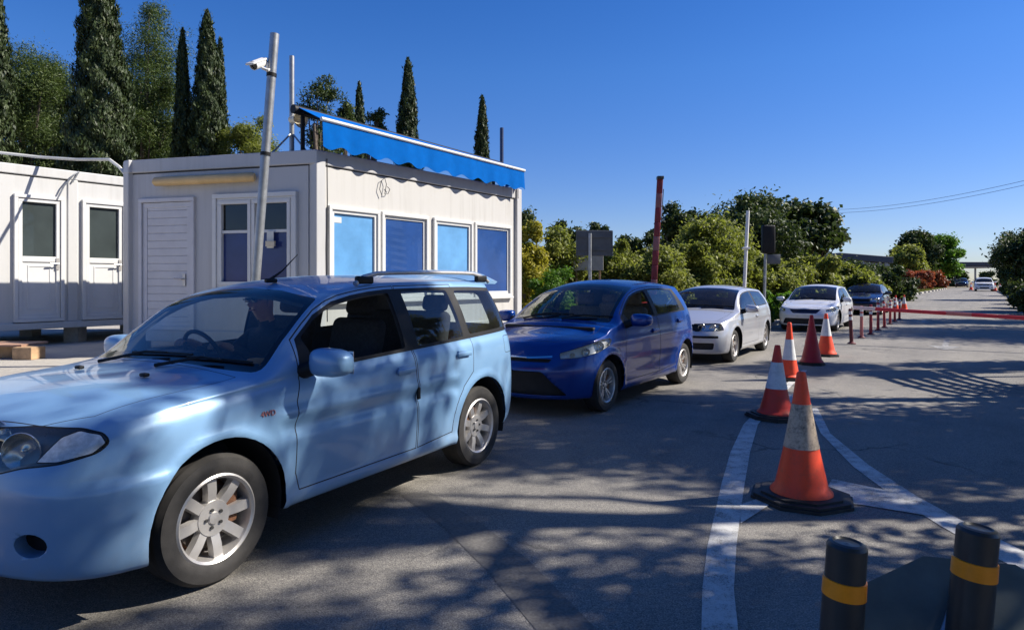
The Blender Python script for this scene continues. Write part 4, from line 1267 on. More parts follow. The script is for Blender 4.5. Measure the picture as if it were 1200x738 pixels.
# end window: two casements with navy blinds
mb = MB()
a, b = w_e
frame(mb, fs_, a, b, wz0, wz1, .06, -.06, .03)
frame(mb, fs_, a + .06, b - .06, wz0 + .06, wz1 - .06, .03, -.05, .012)
wo = mb.build('window', M['upvc'], booth)
mid = fs_.px(295, 280)[0]
for (p, q) in ((a + .09, mid - .005), (mid + .005, b - .09)):
    mb = MB(); frame(mb, fs_, p, q, wz0 + .09, wz1 - .09, .05, -.05, .022)
    zb_ = fs_.px(300, 271)[1]
    fs_.box(mb, p + .05, q - .05, zb_ - .018, zb_ + .018, -.04, .0)
    so_ = mb.build('sash', M['upvc'], wo)
    mb = MB(); fs_.box(mb, p + .05, q - .05, wz0 + .14, zb_ - .018, -.035, -.028); fs_.box(mb, p + .05, q - .05, zb_ + .018, wz1 - .14, -.033, -.026, 1)
    mb.build('pane', [M['film_navy'], M['dark_glass']], wo)
t0, z0 = fs_.px(319, 280); mb = MB(); fs_.box(mb, t0 - .06, t0 + .04, z0 - .12, z0 + .10, .024, .03); fs_.box(mb, t0 - .06, t0 + .07, z0 - .10, z0 - .03, .03, .06, 1)
mb.build('notice', [M['plate'], simple('cream_box', (.6, .52, .38), .5)], wo)
# slatted door
mb = MB(); a, b = d_e
frame(mb, fs_, a, b, ZB + .16, dz1, .055, -.06, .02); do = mb.build('door', M['door_slats'], booth)
mb = MB()
z = ZB + .24
fs_.box(mb, a + .06, b - .06, ZB + .2, dz1 - .06, -.05, -.022)
while z < dz1 - .14:
    fs_.box(mb, a + .13, b - .13, z, z + .098, -.03, -.012, 0, .006); z += .104
frame(mb, fs_, a + .06, b - .06, ZB + .2, dz1 - .06, .07, -.045, -.004)
mb.build('leaf', M['door_slats'], do)
mb = MB(); t0, z0 = fs_.px(213, 327)
mb.tube([fs_.P(t0 + .04, z0, .0), fs_.P(t0 + .04, z0, .05), fs_.P(t0 - .08, z0 + .005, .055)], .011, 8); fs_.box(mb, t0 + .02, t0 + .06, z0 - .09, z0 + .07, -.004, .008)
mb.build('handle', M['alloy'], do)
# long yellowed strip light over the door
mb = MB(); t0, z0 = fs_.px(186, 212); t1, z1 = fs_.px(302, 210.5)
zc = (z0 + z1) / 2
mb.tube([fs_.P(t0, zc, .05), fs_.P(t0 + .02, zc, .07), fs_.P(t1 - .03, zc, .07), fs_.P(t1, zc, .06)], [.05, .062, .062, .05], 14)
fs_.box(mb, t0 + .05, t1 - .05, zc - .03, zc + .03, -.02, .03)
mb.build('strip_light', M['yellow_tube'], booth)

# ---- awning on the booth roof
aw = thing('awning', 'bright blue canvas awning with a wavy valance, along the booth roof', 'awning')
OFF = .16
t0, z0 = fl_.px(378, 139.5, OFF); t1, z1 = fl_.px(614, 200, OFF)
zt_, = ((z0 + z1) / 2,)
n = 120; mb = MB(); vs = []; th = .006
for i in range(n + 1):
    f = i / n; t = t0 + (t1 - t0) * f; z = z0 + (z1 - z0) * f
    drop = .345 + .030 * math.sin(2 * PI * f * 11.0)
    ripple = .012 * math.sin(f * 40) + .006 * math.sin(f * 95 + 1)
    for (zz, o) in ((z, OFF), (z - drop * .5, OFF + .006 + ripple * .5), (z - drop, OFF + .01 + ripple), (z - drop, OFF + .01 + ripple - th), (z - drop * .5, OFF + .006 + ripple * .5 - th), (z, OFF - th)):
        vs.append(fl_.P(t, zz, o))
mb.add(vs, [[i * 6 + j, i * 6 + (j + 1) % 6, (i + 1) * 6 + (j + 1) % 6, (i + 1) * 6 + j] for i in range(n) for j in range(6)] + [list(range(6)), list(range(n * 6, n * 6 + 6))[::-1]], 0, True)
mb.build('valance', M['awning_blue'], aw, 50)
def slab(mb, pts4, th, mi=0):
    nn = (pts4[1] - pts4[0]).cross(pts4[2] - pts4[0]).normalized() * th
    mb.add(list(pts4) + [p + nn for p in pts4], [[0, 1, 2, 3], [7, 6, 5, 4], [0, 4, 5, 1], [1, 5, 6, 2], [2, 6, 7, 3], [3, 7, 4, 0]], mi)
bz = .30; bo = -.38
mb = MB(); slab(mb, [fl_.P(t0, z0 - .002, OFF - .02), fl_.P(t1, z1 - .002, OFF - .02), fl_.P(t1, z1 + bz - .1, bo), fl_.P(t0, z0 + bz - .06, bo)], .006)
mb.build('canopy', M['awning_blue'], aw)
mb = MB(); mb.tube([fl_.P(t0 - .02, z0 + .0, OFF), fl_.P(t1 + .02, z1 + .0, OFF)], .026, 10); mb.build('front_rail', M['upvc'], aw)
mb = MB(); mb.tube([fl_.P(t0 - .05, z0 + bz - .1, bo), fl_.P(t1 + .03, z1 + bz - .14, bo)], .06, 12); mb.build('roller', M['black_trim'], aw)
mb = MB(); slab(mb, [fl_.P(t1, z1, OFF), fl_.P(t1, z1 - .26, OFF), fl_.P(t1 + .0, z1 - .26, OFF - .42), fl_.P(t1 + .0, z1 + .10, OFF - .42)], .01); mb.build('end_cover', M['awning_blue'], aw)
for t in (t0 + .10, (t0 + t1) / 2, t1 - .2):
    mb = MB(); f = (t - t0) / (t1 - t0); z = z0 + (z1 - z0) * f
    mb.tube([fl_.P(t, z - .03, OFF - .03), fl_.P(t + .25, z + bz * .45 - .05, (OFF + bo) / 2), fl_.P(t, z + bz - .14, bo)], .028, 8)
    mb.tube([fl_.P(t, z + bz - .1, bo), fl_.P(t, ZT - .03, bo)], .03, 8)
    mb.box(tuple(fl_.P(t, ZT - .02, bo)), (.2, .2, .02))
    mb.build('folding_arm', M['black_trim'], aw)

# ---- poles and kit on and by the booth
pole = thing('pole', 'leaning galvanised pole in front of the grey booth, carrying the camera', 'pole')
pb = at(292, 425, 7.5); pb.z = PZ; pt = at(322, 40, 7.5)
mb = MB(); mb.tube([pb, pt], .050, 16); mb.build('shaft', M['steel'], pole)
mb = MB(); mb.box((pb.x, pb.y, PZ + .01), (.24, .24, .02), bevel=.004); mb.build('base_plate', M['steel'], pole)
mb = MB(); 
for py in (88, 180): 
    f = (425 - py) / 385; p = pb + (pt - pb) * ((py - 425) / (40 - 425)); d = (pt - pb).normalized(); mb.tube([p - d * .02, p + d * .02], .056, 16)
mb.build('clamp', M['black_trim'], pole)
cam_t = thing('security_camera', 'white bullet camera clamped near the top of the leaning pole', 'camera')
p = pb + (pt - pb) * ((75 - 425) / (40 - 425)); q = at(303, 75, 7.4)
ax = (at(291, 79, 7.15) - at(313, 71, 7.45)).normalized()
MC = Matrix.Translation(q) @ ax.to_track_quat('Z', 'Y').to_matrix().to_4x4()
mb = MB(); mb.lathe([(0, -.12), (.045, -.115), (.052, -.09), (.052, .10), (.047, .10), (.045, .07)], 20, MC); mb.box((0, 0, .02), (.12, .112, .30), bevel=.03, seg=3, M=MC @ Matrix.Translation((0, .03, 0)) @ Matrix.Scale(.25, 4, (0, 1, 0)))
mb.build('housing', M['upvc'], cam_t)
mb = MB(); mb.lathe([(0, .075), (.044, .075), (.044, .07), (0, .07)], 16, MC); mb.build('lens', M['black_gloss'], cam_t)
mb = MB(); mb.tube([q + Vector((.03, .02, -.04)), q + Vector((.09, .04, -.06)), Vector((p.x, p.y, p.z - .05))], .018, 8); mb.box((p.x - .045, p.y, p.z - .05), (.03, .09, .11), bevel=.006); mb.build('bracket', M['upvc'], cam_t)

rp = thing('pole', 'short upright mast on the booth roof with a cream loudspeaker', 'mast')
b0 = at(342, 172, 8.95); b0.z = ZT - .03; b1 = at(342, 66, 8.95)
mb = MB(); mb.tube([b0, b1], .034, 12); mb.build('shaft', M['steel'], rp)
for ex, ey, Y in ((318, 174, 8.6), (363, 174, 8.7)):
    mb = MB(); e = at(ex, ey, Y); e.z = ZT - .02; mb.tube([b0 + (b1 - b0) * .26, e], .012, 6); mb.build('stay', M['steel'], rp)
ls = thing('loudspeaker', 'small cream horn loudspeaker fixed to the mast on the roof', 'loudspeaker')
MC = Matrix.Translation(at(347, 140, 8.85)) @ Vector((.8, -.55, -.1)).to_track_quat('Z', 'Y').to_matrix().to_4x4()
mb = MB(); mb.lathe([(0, -.12), (.045, -.11), (.05, -.03), (.06, .0), (.11, .09), (.118, .10), (.10, .085), (.04, .0), (0, -.02)], 20, MC); mb.build('horn', simple('cream_plastic', (.62, .56, .42), .5), ls)
mb = MB(); c0 = at(347, 140, 8.85); mb.tube([c0 - Vector((.02, 0, .02)), Vector((b0.x, b0.y, c0.z - .05))], .016, 8); mb.build('bracket', M['steel'], ls)
np_ = thing('pole', 'thin navy post rising behind the far end of the awning', 'pole')
e0 = at(588, 215, 12.4); e0.z = ZT - .03; e1 = at(588, 150, 12.4)
mb = MB(); mb.tube([e0, e1], .036, 12); mb.build('shaft', M['navy_post'], np_); mb = MB(); mb.box((e0.x, e0.y, ZT - .02), (.2, .2, .02)); mb.build('base_plate', M['navy_post'], np_)

# ---- white cabin on the far side
wc = thing('portable_cabin', 'white portable cabin with glazed doors behind the grey booth', 'cabin')
K1 = top_pt(140, 207); du = Vector((math.sin(R(35.3)), math.cos(R(35.3)), 0))
KA = K1 - du * 4.6; KB = K1 + du * 1.4
fw = Face(KA, KB); nb_ = Vector((-fw.n.x, -fw.n.y, 0)) * 2.44
KC, KD = KB + nb_, KA + nb_
zb2 = .86
sides = [fw, Face(KB, KC), Face(KC, KD), Face(KD, KA)]
dd = [(fw.px(16, 300)[0], fw.px(75, 300)[0], fw.px(40, 228)[1]), (fw.px(96, 300)[0], fw.px(96, 300)[0] + fw.px(75, 300)[0] - fw.px(16, 300)[0], fw.px(110, 236)[1])]
dh = sum(x[2] for x in dd) / 2
mb = MB()
wall_panel(mb, fw, .12, fw.L - .12, zb2 + .1, ZT - .16, -.09, -.02, [(a, b, zb2 + .1, dh) for a, b, _ in dd])
for fc in sides[1:]: wall_panel(mb, fc, .12, fc.L - .12, zb2 + .1, ZT - .16, -.09, -.02, [])
mb.build('wall', M['cabin_clean'], wc)
mb = MB()
for fc in sides:
    fc.box(mb, 0, fc.L, ZT - .14, ZT, -.14, .005, 0, .012); fc.box(mb, 0, fc.L, zb2, zb2 + .1, -.14, .02, 0, .012); fc.box(mb, .1, fc.L - .1, ZT - .16, ZT - .14, -.05, -.03, 1)
for p in (KA, KB, KC, KD):
    cen = (KA + KB + KC + KD) / 4; q = p + (cen - p).normalized() * .09
    mb.box((q.x, q.y, (zb2 + ZT) / 2), (.15, .15, ZT - zb2 - .02), Matrix.Rotation(-R(35.3), 3, 'Z'), bevel=.012)
tc = (dd[0][1] + dd[1][0]) / 2
fw.box(mb, tc - .07, tc + .07, zb2 + .1, ZT - .14, -.06, .0, 0, .012)
mb.build('steel_frame', [M['cabin_clean'], M['seal']], wc)
mb = MB(); mb.prism([(p.x, p.y) for p in (KA, KB, KC, KD)], ZT - .1, ZT - .03); mb.build('roof', M['cabin_clean'], wc)
mb = MB(); mb.prism([(p.x, p.y) for p in (KA, KB, KC, KD)], zb2 + .02, zb2 + .09); mb.build('floor_slab', M['grey_liner'], wc)
for t in (.3, fw.L * .36, fw.L * .68, fw.L - .3):
    for off in (-.3, -2.1):
        q = fw.P(t, 0, off); m_ = MB(); m_.box((q.x, q.y, (PZ + zb2) / 2), (.22, .22, zb2 - PZ)); m_.build('foot_block', M['concrete'], wc)
for a, b, _ in dd:
    mb = MB(); z0 = zb2 + .11
    frame(mb, fw, a, b, z0, dh, .05, -.06, .03); do = mb.build('door', M['upvc'], wc)
    zg = fw.px(45, 303)[1]
    mb = MB(); frame(mb, fw, a + .055, b - .055, z0 + .05, dh - .055, .05, -.05, .012)
    fw.box(mb, a + .105, b - .105, zg - .05, zg + .03, -.045, .008, 0, .004)
    fw.box(mb, a + .10, b - .10, z0 + .095, zg - .045, -.04, -.008)
    frame(mb, fw, a + .17, b - .17, z0 + .17, zg - .10, .02, -.01, .0)
    mb.build('leaf', M['upvc'], do)
    mb = MB(); fw.box(mb, a + .10, b - .10, zg + .025, dh - .10, -.035, -.028); mb.build('pane', M['grey_pane'], do)
    mb = MB(); zz = fw.px(66, 309)[1]
    mb.tube([fw.P(b - .09, zz, .005), fw.P(b - .09, zz, .055), fw.P(b - .20, zz, .06)], .011, 8); fw.box(mb, b - .11, b - .07, zz - .09, zz + .08, .01, .02); mb.build('handle', M['alloy'], do)
# cables slung over the white cabin
def cable(pts, r, label, mat, name='cable'):
    cb = MB(); P = []
    pts = [Vector(p) for p in pts]
    for i in range(len(pts) - 1):
        for k in range(6):
            f = k / 6; P.append(pts[i].lerp(pts[i + 1], f) - Vector((0, 0, .0)))
    P.append(pts[-1])
    o = cb.tube(P, r, 6).build(name, mat); return tag(o, label, 'cable')
cable([at(-40, 176, 9.5), at(0, 179, 9.6), at(45, 184, 9.7), at(90, 187, 9.6), at(128, 187, 9.4), at(140, 196, 9.3), at(148, 206, 9.25)], .022, 'thick pale cable running from behind onto the booth corner', M['plate'])
cable([fw.P(*fw.px(66, 234), .03), fw.P(*fw.px(74, 218), .03), fw.P(*fw.px(84, 206), .05), fw.P(*fw.px(92, 201), .02), fw.P(*fw.px(84, 214), .02)], .012, 'thin grey cable looped over the white cabin door', M['steel'])
# timbers lying on the island before the white cabin
for i, (x0, x1, y, Yd, lab) in enumerate(((-60, 20, 409, 8.2, 'squared timber baulk on the pale concrete, half out of the picture'), (22, 46, 411, 8.0, 'short block of squared timber lying by the estate car'))):
    p0, p1 = at(x0, y, Yd), at(x1, y, Yd); L_ = (p1 - p0).length
    mb = MB(); mb.box((0, 0, .075), (L_, .22, .15), bevel=.008); o = mb.build('timber', M['wood'])
    o.location = ((p0.x + p1.x) / 2, Yd, PZ); o.rotation_euler.z = R(4 - 9 * i); tag(o, lab, 'timber', 'timbers on the island')
mb = MB(); mb.box((0, 0, .012), (1.1, .5, .024)); o = mb.build('board', simple('reddish_board', (.34, .20, .14), .8, var=.3)); o.location = (at(-5, 402, 8.3).x, 8.2, PZ + .15); o.rotation_euler.z = R(3); tag(o, 'thin reddish board laid on top of the timber baulk', 'board')
# ------------------------------------------------------------------ cones
def cone_mat(name, c, dirt=(.10, .07, .05), amt=.3):
    t = NT(name); v = t.coord()
    n = t.noise(v, 9, 6, .7); s = t.noise(v, 45, 4, .7)
    d = t.math('MULTIPLY', t.ramp(t.math('ADD', t.math('MULTIPLY', n, .6), t.math('MULTIPLY', s, .4)), [(.48, 0), (.66, 1)]), amt)
    col = t.mix(d, c, dirt)
    return t.done(t.bsdf(col, .5, 0, t.bump(s, .1, .003), .4))
M['cone_orange'] = cone_mat('cone_orange', (.88, .075, .022), amt=.28)
M['cone_red'] = cone_mat('cone_red', (.70, .045, .025), amt=.28)
M['cone_crimson'] = cone_mat('cone_crimson', (.42, .012, .022), amt=.3)
M['band_white'] = cone_mat('band_white', (.70, .70, .70), (.2, .18, .16), .35)
M['band_dirty'] = cone_mat('band_dirty', (.50, .40, .30), (.05, .05, .05), .95)
M['cone_base'] = simple('black_rubber_base', (.022, .021, .020), .7, var=.4, scale=12, bump=.2)
def cone(px, py, h, label, cols, rb=.185, base=.30, tilt=0.0, bands=(.40, .74), name='traffic_cone', rz=.2, loc=None):
    root = thing(name, label, 'traffic cone', loc or ground(px, py), rz, 'traffic cones dividing the lanes')
    root.rotation_euler.y = tilt
    mb = MB()
    if base:
        # two-step octagonal rubber foot
        for r, z0, z1 in ((base, 0, .022), (base * .95, .024, .040), (base * .80, .040, .054)):
            o = [(r * q[0], r * q[1]) for q in ((1, .45), (.45, 1), (-.45, 1), (-1, .45), (-1, -.45), (-.45, -1), (.45, -1), (1, -.45))]
            mb.prism(o, z0, z1)
        mb.build('base', M['cone_base'], root); zb = .054
    else: zb = .0
    rt = .032
    rad = lambda f: rb + (rt - rb) * f + .012 * math.sin(PI * f) * -1
    def seg(f0, f1, mat, nm, dr=0.0):
        m_ = MB(); k = 7
        pr = [(rad(f0 + (f1 - f0) * i / k) + dr, zb + (h - zb) * (f0 + (f1 - f0) * i / k)) for i in range(k + 1)]
        if dr: pr = [(pr[0][0] - dr, pr[0][1])] + pr + [(pr[-1][0] - dr, pr[-1][1])]
        if f1 >= 1: pr += [(rt * .8, h + .012), (rt * .55, h + .012), (rt * .5, h - .03), (0, h - .03)]
        if f0 <= 0: pr = [(rad(0) + .022, zb + .001), (rad(0) + .02, zb + .012)] + pr[1:]
        m_.lathe(pr, 36); return m_.build(nm, mat, root, 35)
    seg(0, bands[0], cols[0], 'lower_sleeve'); seg(bands[0], bands[1], cols[1], 'reflective_band', .003); seg(bands[1], 1, cols[2], 'tip')
    return root
cone(939, 584, .90, 'orange cone with a scuffed dirty beige band on an octagonal black foot', (M['cone_orange'], M['band_dirty'], M['cone_orange']), rb=.19, base=.325, bands=(.38, .745), rz=.35)
cone(909, 489, .82, 'red cone with a clean white band, black foot at the head of the white line', (M['cone_red'], M['band_white'], M['cone_red']), rb=.185, base=.31, bands=(.37, .76), rz=.1, tilt=R(1.5))
cone(925, 445, .90, 'slim orange cone with a wide bright white band, no black foot', (M['cone_orange'], M['band_white'], M['cone_orange']), rb=.15, base=.21, bands=(.32, .70), rz=.5)
cone(951, 427, .92, 'plain dark crimson cone without any band', (M['cone_crimson'],) * 3, rb=.19, base=.22, rz=.8)
cone(968, 417, .88, 'cone with a long white upper half and a pinkish red lower half', (M['cone_orange'], M['band_white'], M['cone_orange']), rb=.185, base=.24, bands=(.45, .88), rz=.3)
for px, py, h, lab in ((1049.5, 365.5, .85, 'white topped red cone at the end of the bollards, nearer of two'), (1059.5, 364, .85, 'white topped red cone at the end of the bollards, farther of two')):
    cone(px, py, h, lab, (M['cone_orange'], M['band_white'], M['cone_red']), rb=.17, base=.2, bands=(.40, .85))
for i, (px, py, Y, lab) in enumerate(((1138, 333, 88, 'tiny orange cone between the two far cars'), (1172, 334, 84, 'tiny orange cone on the verge side of the far white car'), (1166, 336, 80, 'tiny orange cone close to the flank of the far white car'))):
    p = at(px, py, Y); p.z = zroad(DIR.dot(Vector((p.x, p.y, 0))))
    cone(0, 0, 1.0, lab, (M['cone_orange'], M['band_white'], M['cone_orange']), rb=.22, base=.3, loc=p)

# ------------------------------------------------------------------ flexible posts and the barrier arm
M['post_red'] = cone_mat('post_red', (.36, .025, .03), amt=.35)
M['post_dark'] = cone_mat('post_dark', (.10, .012, .016), amt=.3)
M['post_pink'] = cone_mat('post_pink', (.50, .16, .14), amt=.2)
bol = [(998, 403), (1009.6, 396), (1020.5, 392), (1029, 387.2), (1036.5, 384), (1043, 380), (1048.5, 377), (1054, 374.5)]
def flex_post(lower, dr=.04):
    root = empty('bollard')
    mb = MB(); mb.lathe([(.0, 0), (.10, 0), (.10, .02), (.06, .05), (.045, .06)], 20); mb.build('foot', M['post_dark'], root)
    mb = MB(); mb.lathe([(.045, .05), (.042, .30), (dr, .58), (dr, .86), (.03, .885), (0, .89)], 20); mb.build('post', lower, root)
    for z in (.60, .74):
        mb = MB(); mb.lathe([(dr + .001, z), (dr + .004, z + .002), (dr + .004, z + .078), (dr + .001, z + .08)], 20); mb.build('reflective_band', M['band_white'], root)
    return root
GB = 'flexible bollards between the queue and the open lane'
words = ['first flexible bollard, darkest and nearest the cones', 'pinkish flexible bollard, second along from the cones', 'third flexible bollard from the cones, dark red', 'fourth flexible bollard from the cones, beside the white saloon',
         'fifth flexible bollard from the cones in the row', 'sixth flexible bollard, in front of the dark navy car', 'seventh flexible bollard of the row, past the navy car', 'last flexible bollard, just before the two small cones']
protos = {}
for i, (px, py) in enumerate(bol):
    m_ = (M['post_dark'], M['post_pink'], M['post_red'])[i if i < 2 else 2]
    if m_.name in protos: o = copy_tree(protos[m_.name])
    else: o = protos[m_.name] = flex_post(m_)
    p = ground(px, py); o.location = p; o.rotation_euler = (R(random.uniform(-2, 2)), R(random.uniform(-2, 2)), random.uniform(0, 6))
    tag(o, words[i], 'bollard', GB)

M['arm_red'] = cone_mat('arm_red', (.55, .03, .045), amt=.15)
M['arm_white'] = cone_mat('arm_white', (.72, .60, .58), (.35, .12, .12), .5)
ba = thing('barrier', 'red and white boom barrier arm lowered across the open lane', 'barrier')
b0 = ground(1000, 402)
e1 = b0 + NRM * 5.9
L_ = 5.9; n = 12
for i in range(n):
    f0, f1 = i / n, (i + 1) / n
    p, q = b0.lerp(e1, f0), b0.lerp(e1, f1)
    z = lambda f: .90 - .27 * f
    mb = MB(); a_ = Vector((p.x, p.y, z(f0))); c_ = Vector((q.x, q.y, z(f1)))
    d = (c_ - a_).normalized(); rot = d.to_track_quat('X', 'Z').to_matrix()
    mb.box((a_ + c_) / 2, ((c_ - a_).length, .05, .085), rot, bevel=.012, seg=3)
    mb.build('arm_segment', M['arm_white'] if i == 0 else M['post_pink'] if i == 4 else M['arm_red'], ba)
mb = MB(); mb.box((e1.x + .1, e1.y - .1, .5), (.38, .34, 1.0), Matrix.Rotation(-R(34.5), 3, 'Z'), bevel=.02, seg=3); mb.box((e1.x + .1, e1.y - .1, 1.02), (.42, .38, .05), Matrix.Rotation(-R(34.5), 3, 'Z'), bevel=.015); mb.build('drive_housing', M['cone_red'], ba)
M['mast_red'] = cone_mat('faded_red', (.20, .022, .035), amt=.5); M['mast_grey'] = cone_mat('faded_pink', (.27, .11, .12), amt=.6)
# raised arm behind the blue hatchback
ra = thing('barrier', 'raised red barrier arm standing almost upright behind the cars', 'barrier')
p0, p1 = at(764, 352, 16.5), at(773.5, 210, 16.5); p0.z = .9
p0 = at(764.5, 330 + (CAMH - .9) * F / 16.5, 16.5)
n = 9
for i in range(n):
    a_, c_ = p0.lerp(p1, i / n), p0.lerp(p1, (i + 1) / n)
    mb = MB(); d = (c_ - a_).normalized(); mb.box((a_ + c_) / 2, ((c_ - a_).length, .15, .06), d.to_track_quat('X', 'Y').to_matrix(), bevel=.012, seg=3)
    mb.build('arm_segment', M['mast_red'] if i % 3 != 1 else M['mast_grey'], ra)
mb = MB(); d = (p1 - p0).normalized(); mb.box(p1 + d * .03, (.16, .17, .08), bevel=.01); mb.tube([p1 - d * .25 + Vector((.10, 0, 0)), p1 - d * 1.0 + Vector((.10, 0, 0)), p1 - d * 1.05 + Vector((.14, 0, -.02))], .012, 6); mb.build('end_cap', M['lamp_dark'], ra)
mb = MB(); mb.box((p0.x, p0.y + .1, .52), (.40, .36, 1.04), Matrix.Rotation(-R(34.5), 3, 'Z'), bevel=.02, seg=3); mb.build('drive_housing', M['cone_red'], ra)

# ------------------------------------------------------------------ signs and poles behind the queue
M['sign_back'] = simple('sign_back_grey', (.12, .13, .14), .5, .4, var=.15)
M['board_beige'] = simple('board_beige', (.34, .33, .28), .7)
sg = thing('road_sign', 'back of a grey rectangular road sign on a post behind the blue hatchback', 'sign')
Y = 17.0
c0, c1 = at(675, 270, Y), at(718, 300, Y)
mb = MB(); mb.box(((c0.x + c1.x) / 2, Y, (c0.z + c1.z) / 2), (c1.x - c0.x, .03, c0.z - c1.z), bevel=.012)
for z in (.25, .75): mb.box(((c0.x + c1.x) / 2, Y - .03, c1.z + (c0.z - c1.z) * z), (c1.x - c0.x - .04, .03, .05))
for x in (c0.x + .012, c1.x - .012): mb.box((x, Y - .02, (c0.z + c1.z) / 2), (.02, .04, c0.z - c1.z - .03))
mb.build('panel', M['sign_back'], sg)
mb = MB(); xx = at(691, 300, Y).x; mb.tube([(xx, Y - .07, -.02), (xx, Y - .07, c0.z - .08)], .045, 12); mb.build('post', M['steel'], sg)
c0, c1 = at(672, 299, Y + 2.2), at(707, 317, Y + 2.2)
bd = thing('board', 'low pale beige board on two legs behind the road sign post', 'board')
mb = MB(); mb.box(((c0.x + c1.x) / 2, Y + 2.2, (c0.z + c1.z) / 2), (c1.x - c0.x, .04, c0.z - c1.z), bevel=.01); mb.build('panel', M['board_beige'], bd)
for x in (c0.x + .1, c1.x - .1):
    mb = MB(); mb.box((x, Y + 2.24, c0.z / 2 - .02), (.06, .05, c0.z), bevel=.005); mb.build('leg', M['wood'], bd)
wp = thing('pole', 'slender white pole with a small bracket behind the silver hatchback', 'pole')
Y = 19.0; t1 = at(876.5, 247, Y); t0 = at(871, 340, Y); t0.z = 0; t0.x = at(869.6, 393, Y).x
mb = MB(); mb.tube([t0, t1], .050, 12); mb.build('shaft', M['white_paint'], wp)
mb = MB(); m_ = t0.lerp(t1, .70); mb.box((m_.x - .02, Y - .05, m_.z), (.22, .08, .05), bevel=.01); mb.build('bracket', M['white_paint'], wp)
tl = thing('traffic_light', 'dark traffic light box seen on its pale post beyond the white pole', 'traffic light')
Y = 20.5; c0, c1 = at(893, 264, Y), at(907.5, 297, Y); xm = (c0.x + c1.x) / 2
mb = MB(); mb.box((xm, Y, (c0.z + c1.z) / 2), (c1.x - c0.x, .22, c0.z - c1.z), bevel=.05, seg=4); mb.build('housing', M['black_trim'], tl)
for k in range(3):
    z = c1.z + (c0.z - c1.z) * (.18 + .32 * k)
    mb = MB(); MC = Matrix.Translation((xm, Y + .11, z)) @ Matrix.Rotation(R(-90), 4, 'X'); mb.lathe([(.0, .004), (.09, .004), (.10, .0), (.105, .12), (.11, .12), (.11, -.01)], 20, MC); mb.build('lamp_hood', M['black_trim'], tl)
mb = MB(); x0 = at(895, 345, Y).x; mb.tube([(x0, Y + .02, 0), (x0 + .06, Y + .02, c1.z + .1)], .045, 10); mb.box((x0 + .3, Y - .03, c1.z - .18), (.42, .02, .30), bevel=.01, mi=1); mb.build('post', [M['steel'], M['sign_back']], tl)
# long flat roofs far off
M['far_roof'] = simple('canopy_roof_dark', (.045, .055, .075), .6)
M['far_post'] = simple('canopy_post', (.30, .32, .36), .6)
def canopy(px0, px1, pyt, pyb, Y, label, th, deep, legs, tilt=0, base=0.0):
    root = thing('canopy', label, 'canopy')
    a_, c_ = at(px0, pyt, Y), at(px1, pyt + tilt, Y)
    z1 = at(0, pyt, Y).z
    mb = MB(); d = Vector((c_.x - a_.x, 0, c_.z - a_.z)); rot = d.to_track_quat('X', 'Z').to_matrix()
    mb.box(((a_.x + c_.x) / 2, Y + deep / 2, (a_.z + c_.z) / 2 - th / 2), (d.length, deep, th), rot, bevel=.05); mb.build('roof', M['far_roof'], root)
    mb = MB(); mb.box(((a_.x + c_.x) / 2, Y + deep / 2, (a_.z + c_.z) / 2 - th - .22), (d.length * .94, deep * .9, .3), rot, bevel=.03); mb.build('underframe', M['far_post'], root)
    for px in legs:
        x = at(px, 300, Y).x
        for dy in (.3, deep - .3):
            mb = MB(); mb.box((x, Y + dy, (z1 - th + base) / 2), (.3, .3, z1 - th - base + .3)); mb.build('pillar', M['far_post'], root)
    return root
canopy(984, 1047, 296, 0, 72, 'long dark flat canopy roof behind the green hedge', .7, 9, (978, 1012, 1040), tilt=5)
cp = canopy(1116, 1184, 307, 0, 150, 'far gatehouse canopy spanning the road on pillars', .9, 10, (1120, 1178), tilt=0, base=.4)
# power lines
for i, (ya, yb) in enumerate(((244.5, 205), (248, 211))):
    a_, c_ = at(950, ya + 1.5, 90), at(1320, yb - 24, 46)
    P = [a_.lerp(c_, k / 24) - Vector((0, 0, 1.1 * 4 * (k / 24) * (1 - k / 24))) for k in range(25)]
    mb = MB(); mb.tube(P, .018, 5); tag(mb.build('power_line', M['lamp_dark']), ('upper' if i == 0 else 'lower') + ' of two thin power lines crossing the clear sky', 'power line', 'power lines')

# ------------------------------------------------------------------ black posts and the back of a sign at the camera's feet
M['bollard_black'] = simple('black_plastic_post', (.020, .024, .026), .38, var=.25, scale=10)
M['band_yellow'] = simple('amber_reflective_band', (.85, .27, .006), .35, var=.1, scale=20)
M['plate_green'] = simple('weathered_sheet', (.10, .125, .12), .5, .25, var=.18, scale=7)
def near_post(px_top, py_top, px_bot, w, label, zb):
    Y = .115 * F / w
    root = thing('bollard', label, 'bollard', group=None)
    t = at(px_top, py_top, Y); b = at(px_bot, 738, Y); d = (t - b).normalized(); b0 = t - d * (t.z / d.z); r = .0575
    H_ = (t - b0).length
    MC = Matrix.Translation(b0) @ d.to_track_quat('Z', 'Y').to_matrix().to_4x4()
    mb = MB(); mb.lathe([(0, 0), (.11, 0), (.11, .02), (.075, .05), (r + .005, .07), (r + .003, H_ - zb - .04), (r, H_ - zb), (r, H_ - .014), (r - .006, H_ - .004), (r - .016, H_), (r - .022, H_ - .006), (.02, H_ - .008), (0, H_ - .004)], 40, MC); mb.build('post', M['bollard_black'], root, 30)
    mb = MB(); mb.lathe([(r, H_ - zb - .03), (r + .005, H_ - zb - .029), (r + .004, H_ - zb + .022), (r, H_ - zb + .023)], 40, MC); mb.build('reflective_band', M['band_yellow'], root, 30)
    return root
near_post(993, 634, 986, 44, 'black post with an amber band, its rounded top catching the light', .135)
near_post(1146.5, 617, 1135, 43, 'black post with an amber band, standing in front of the dark sheet', .125)
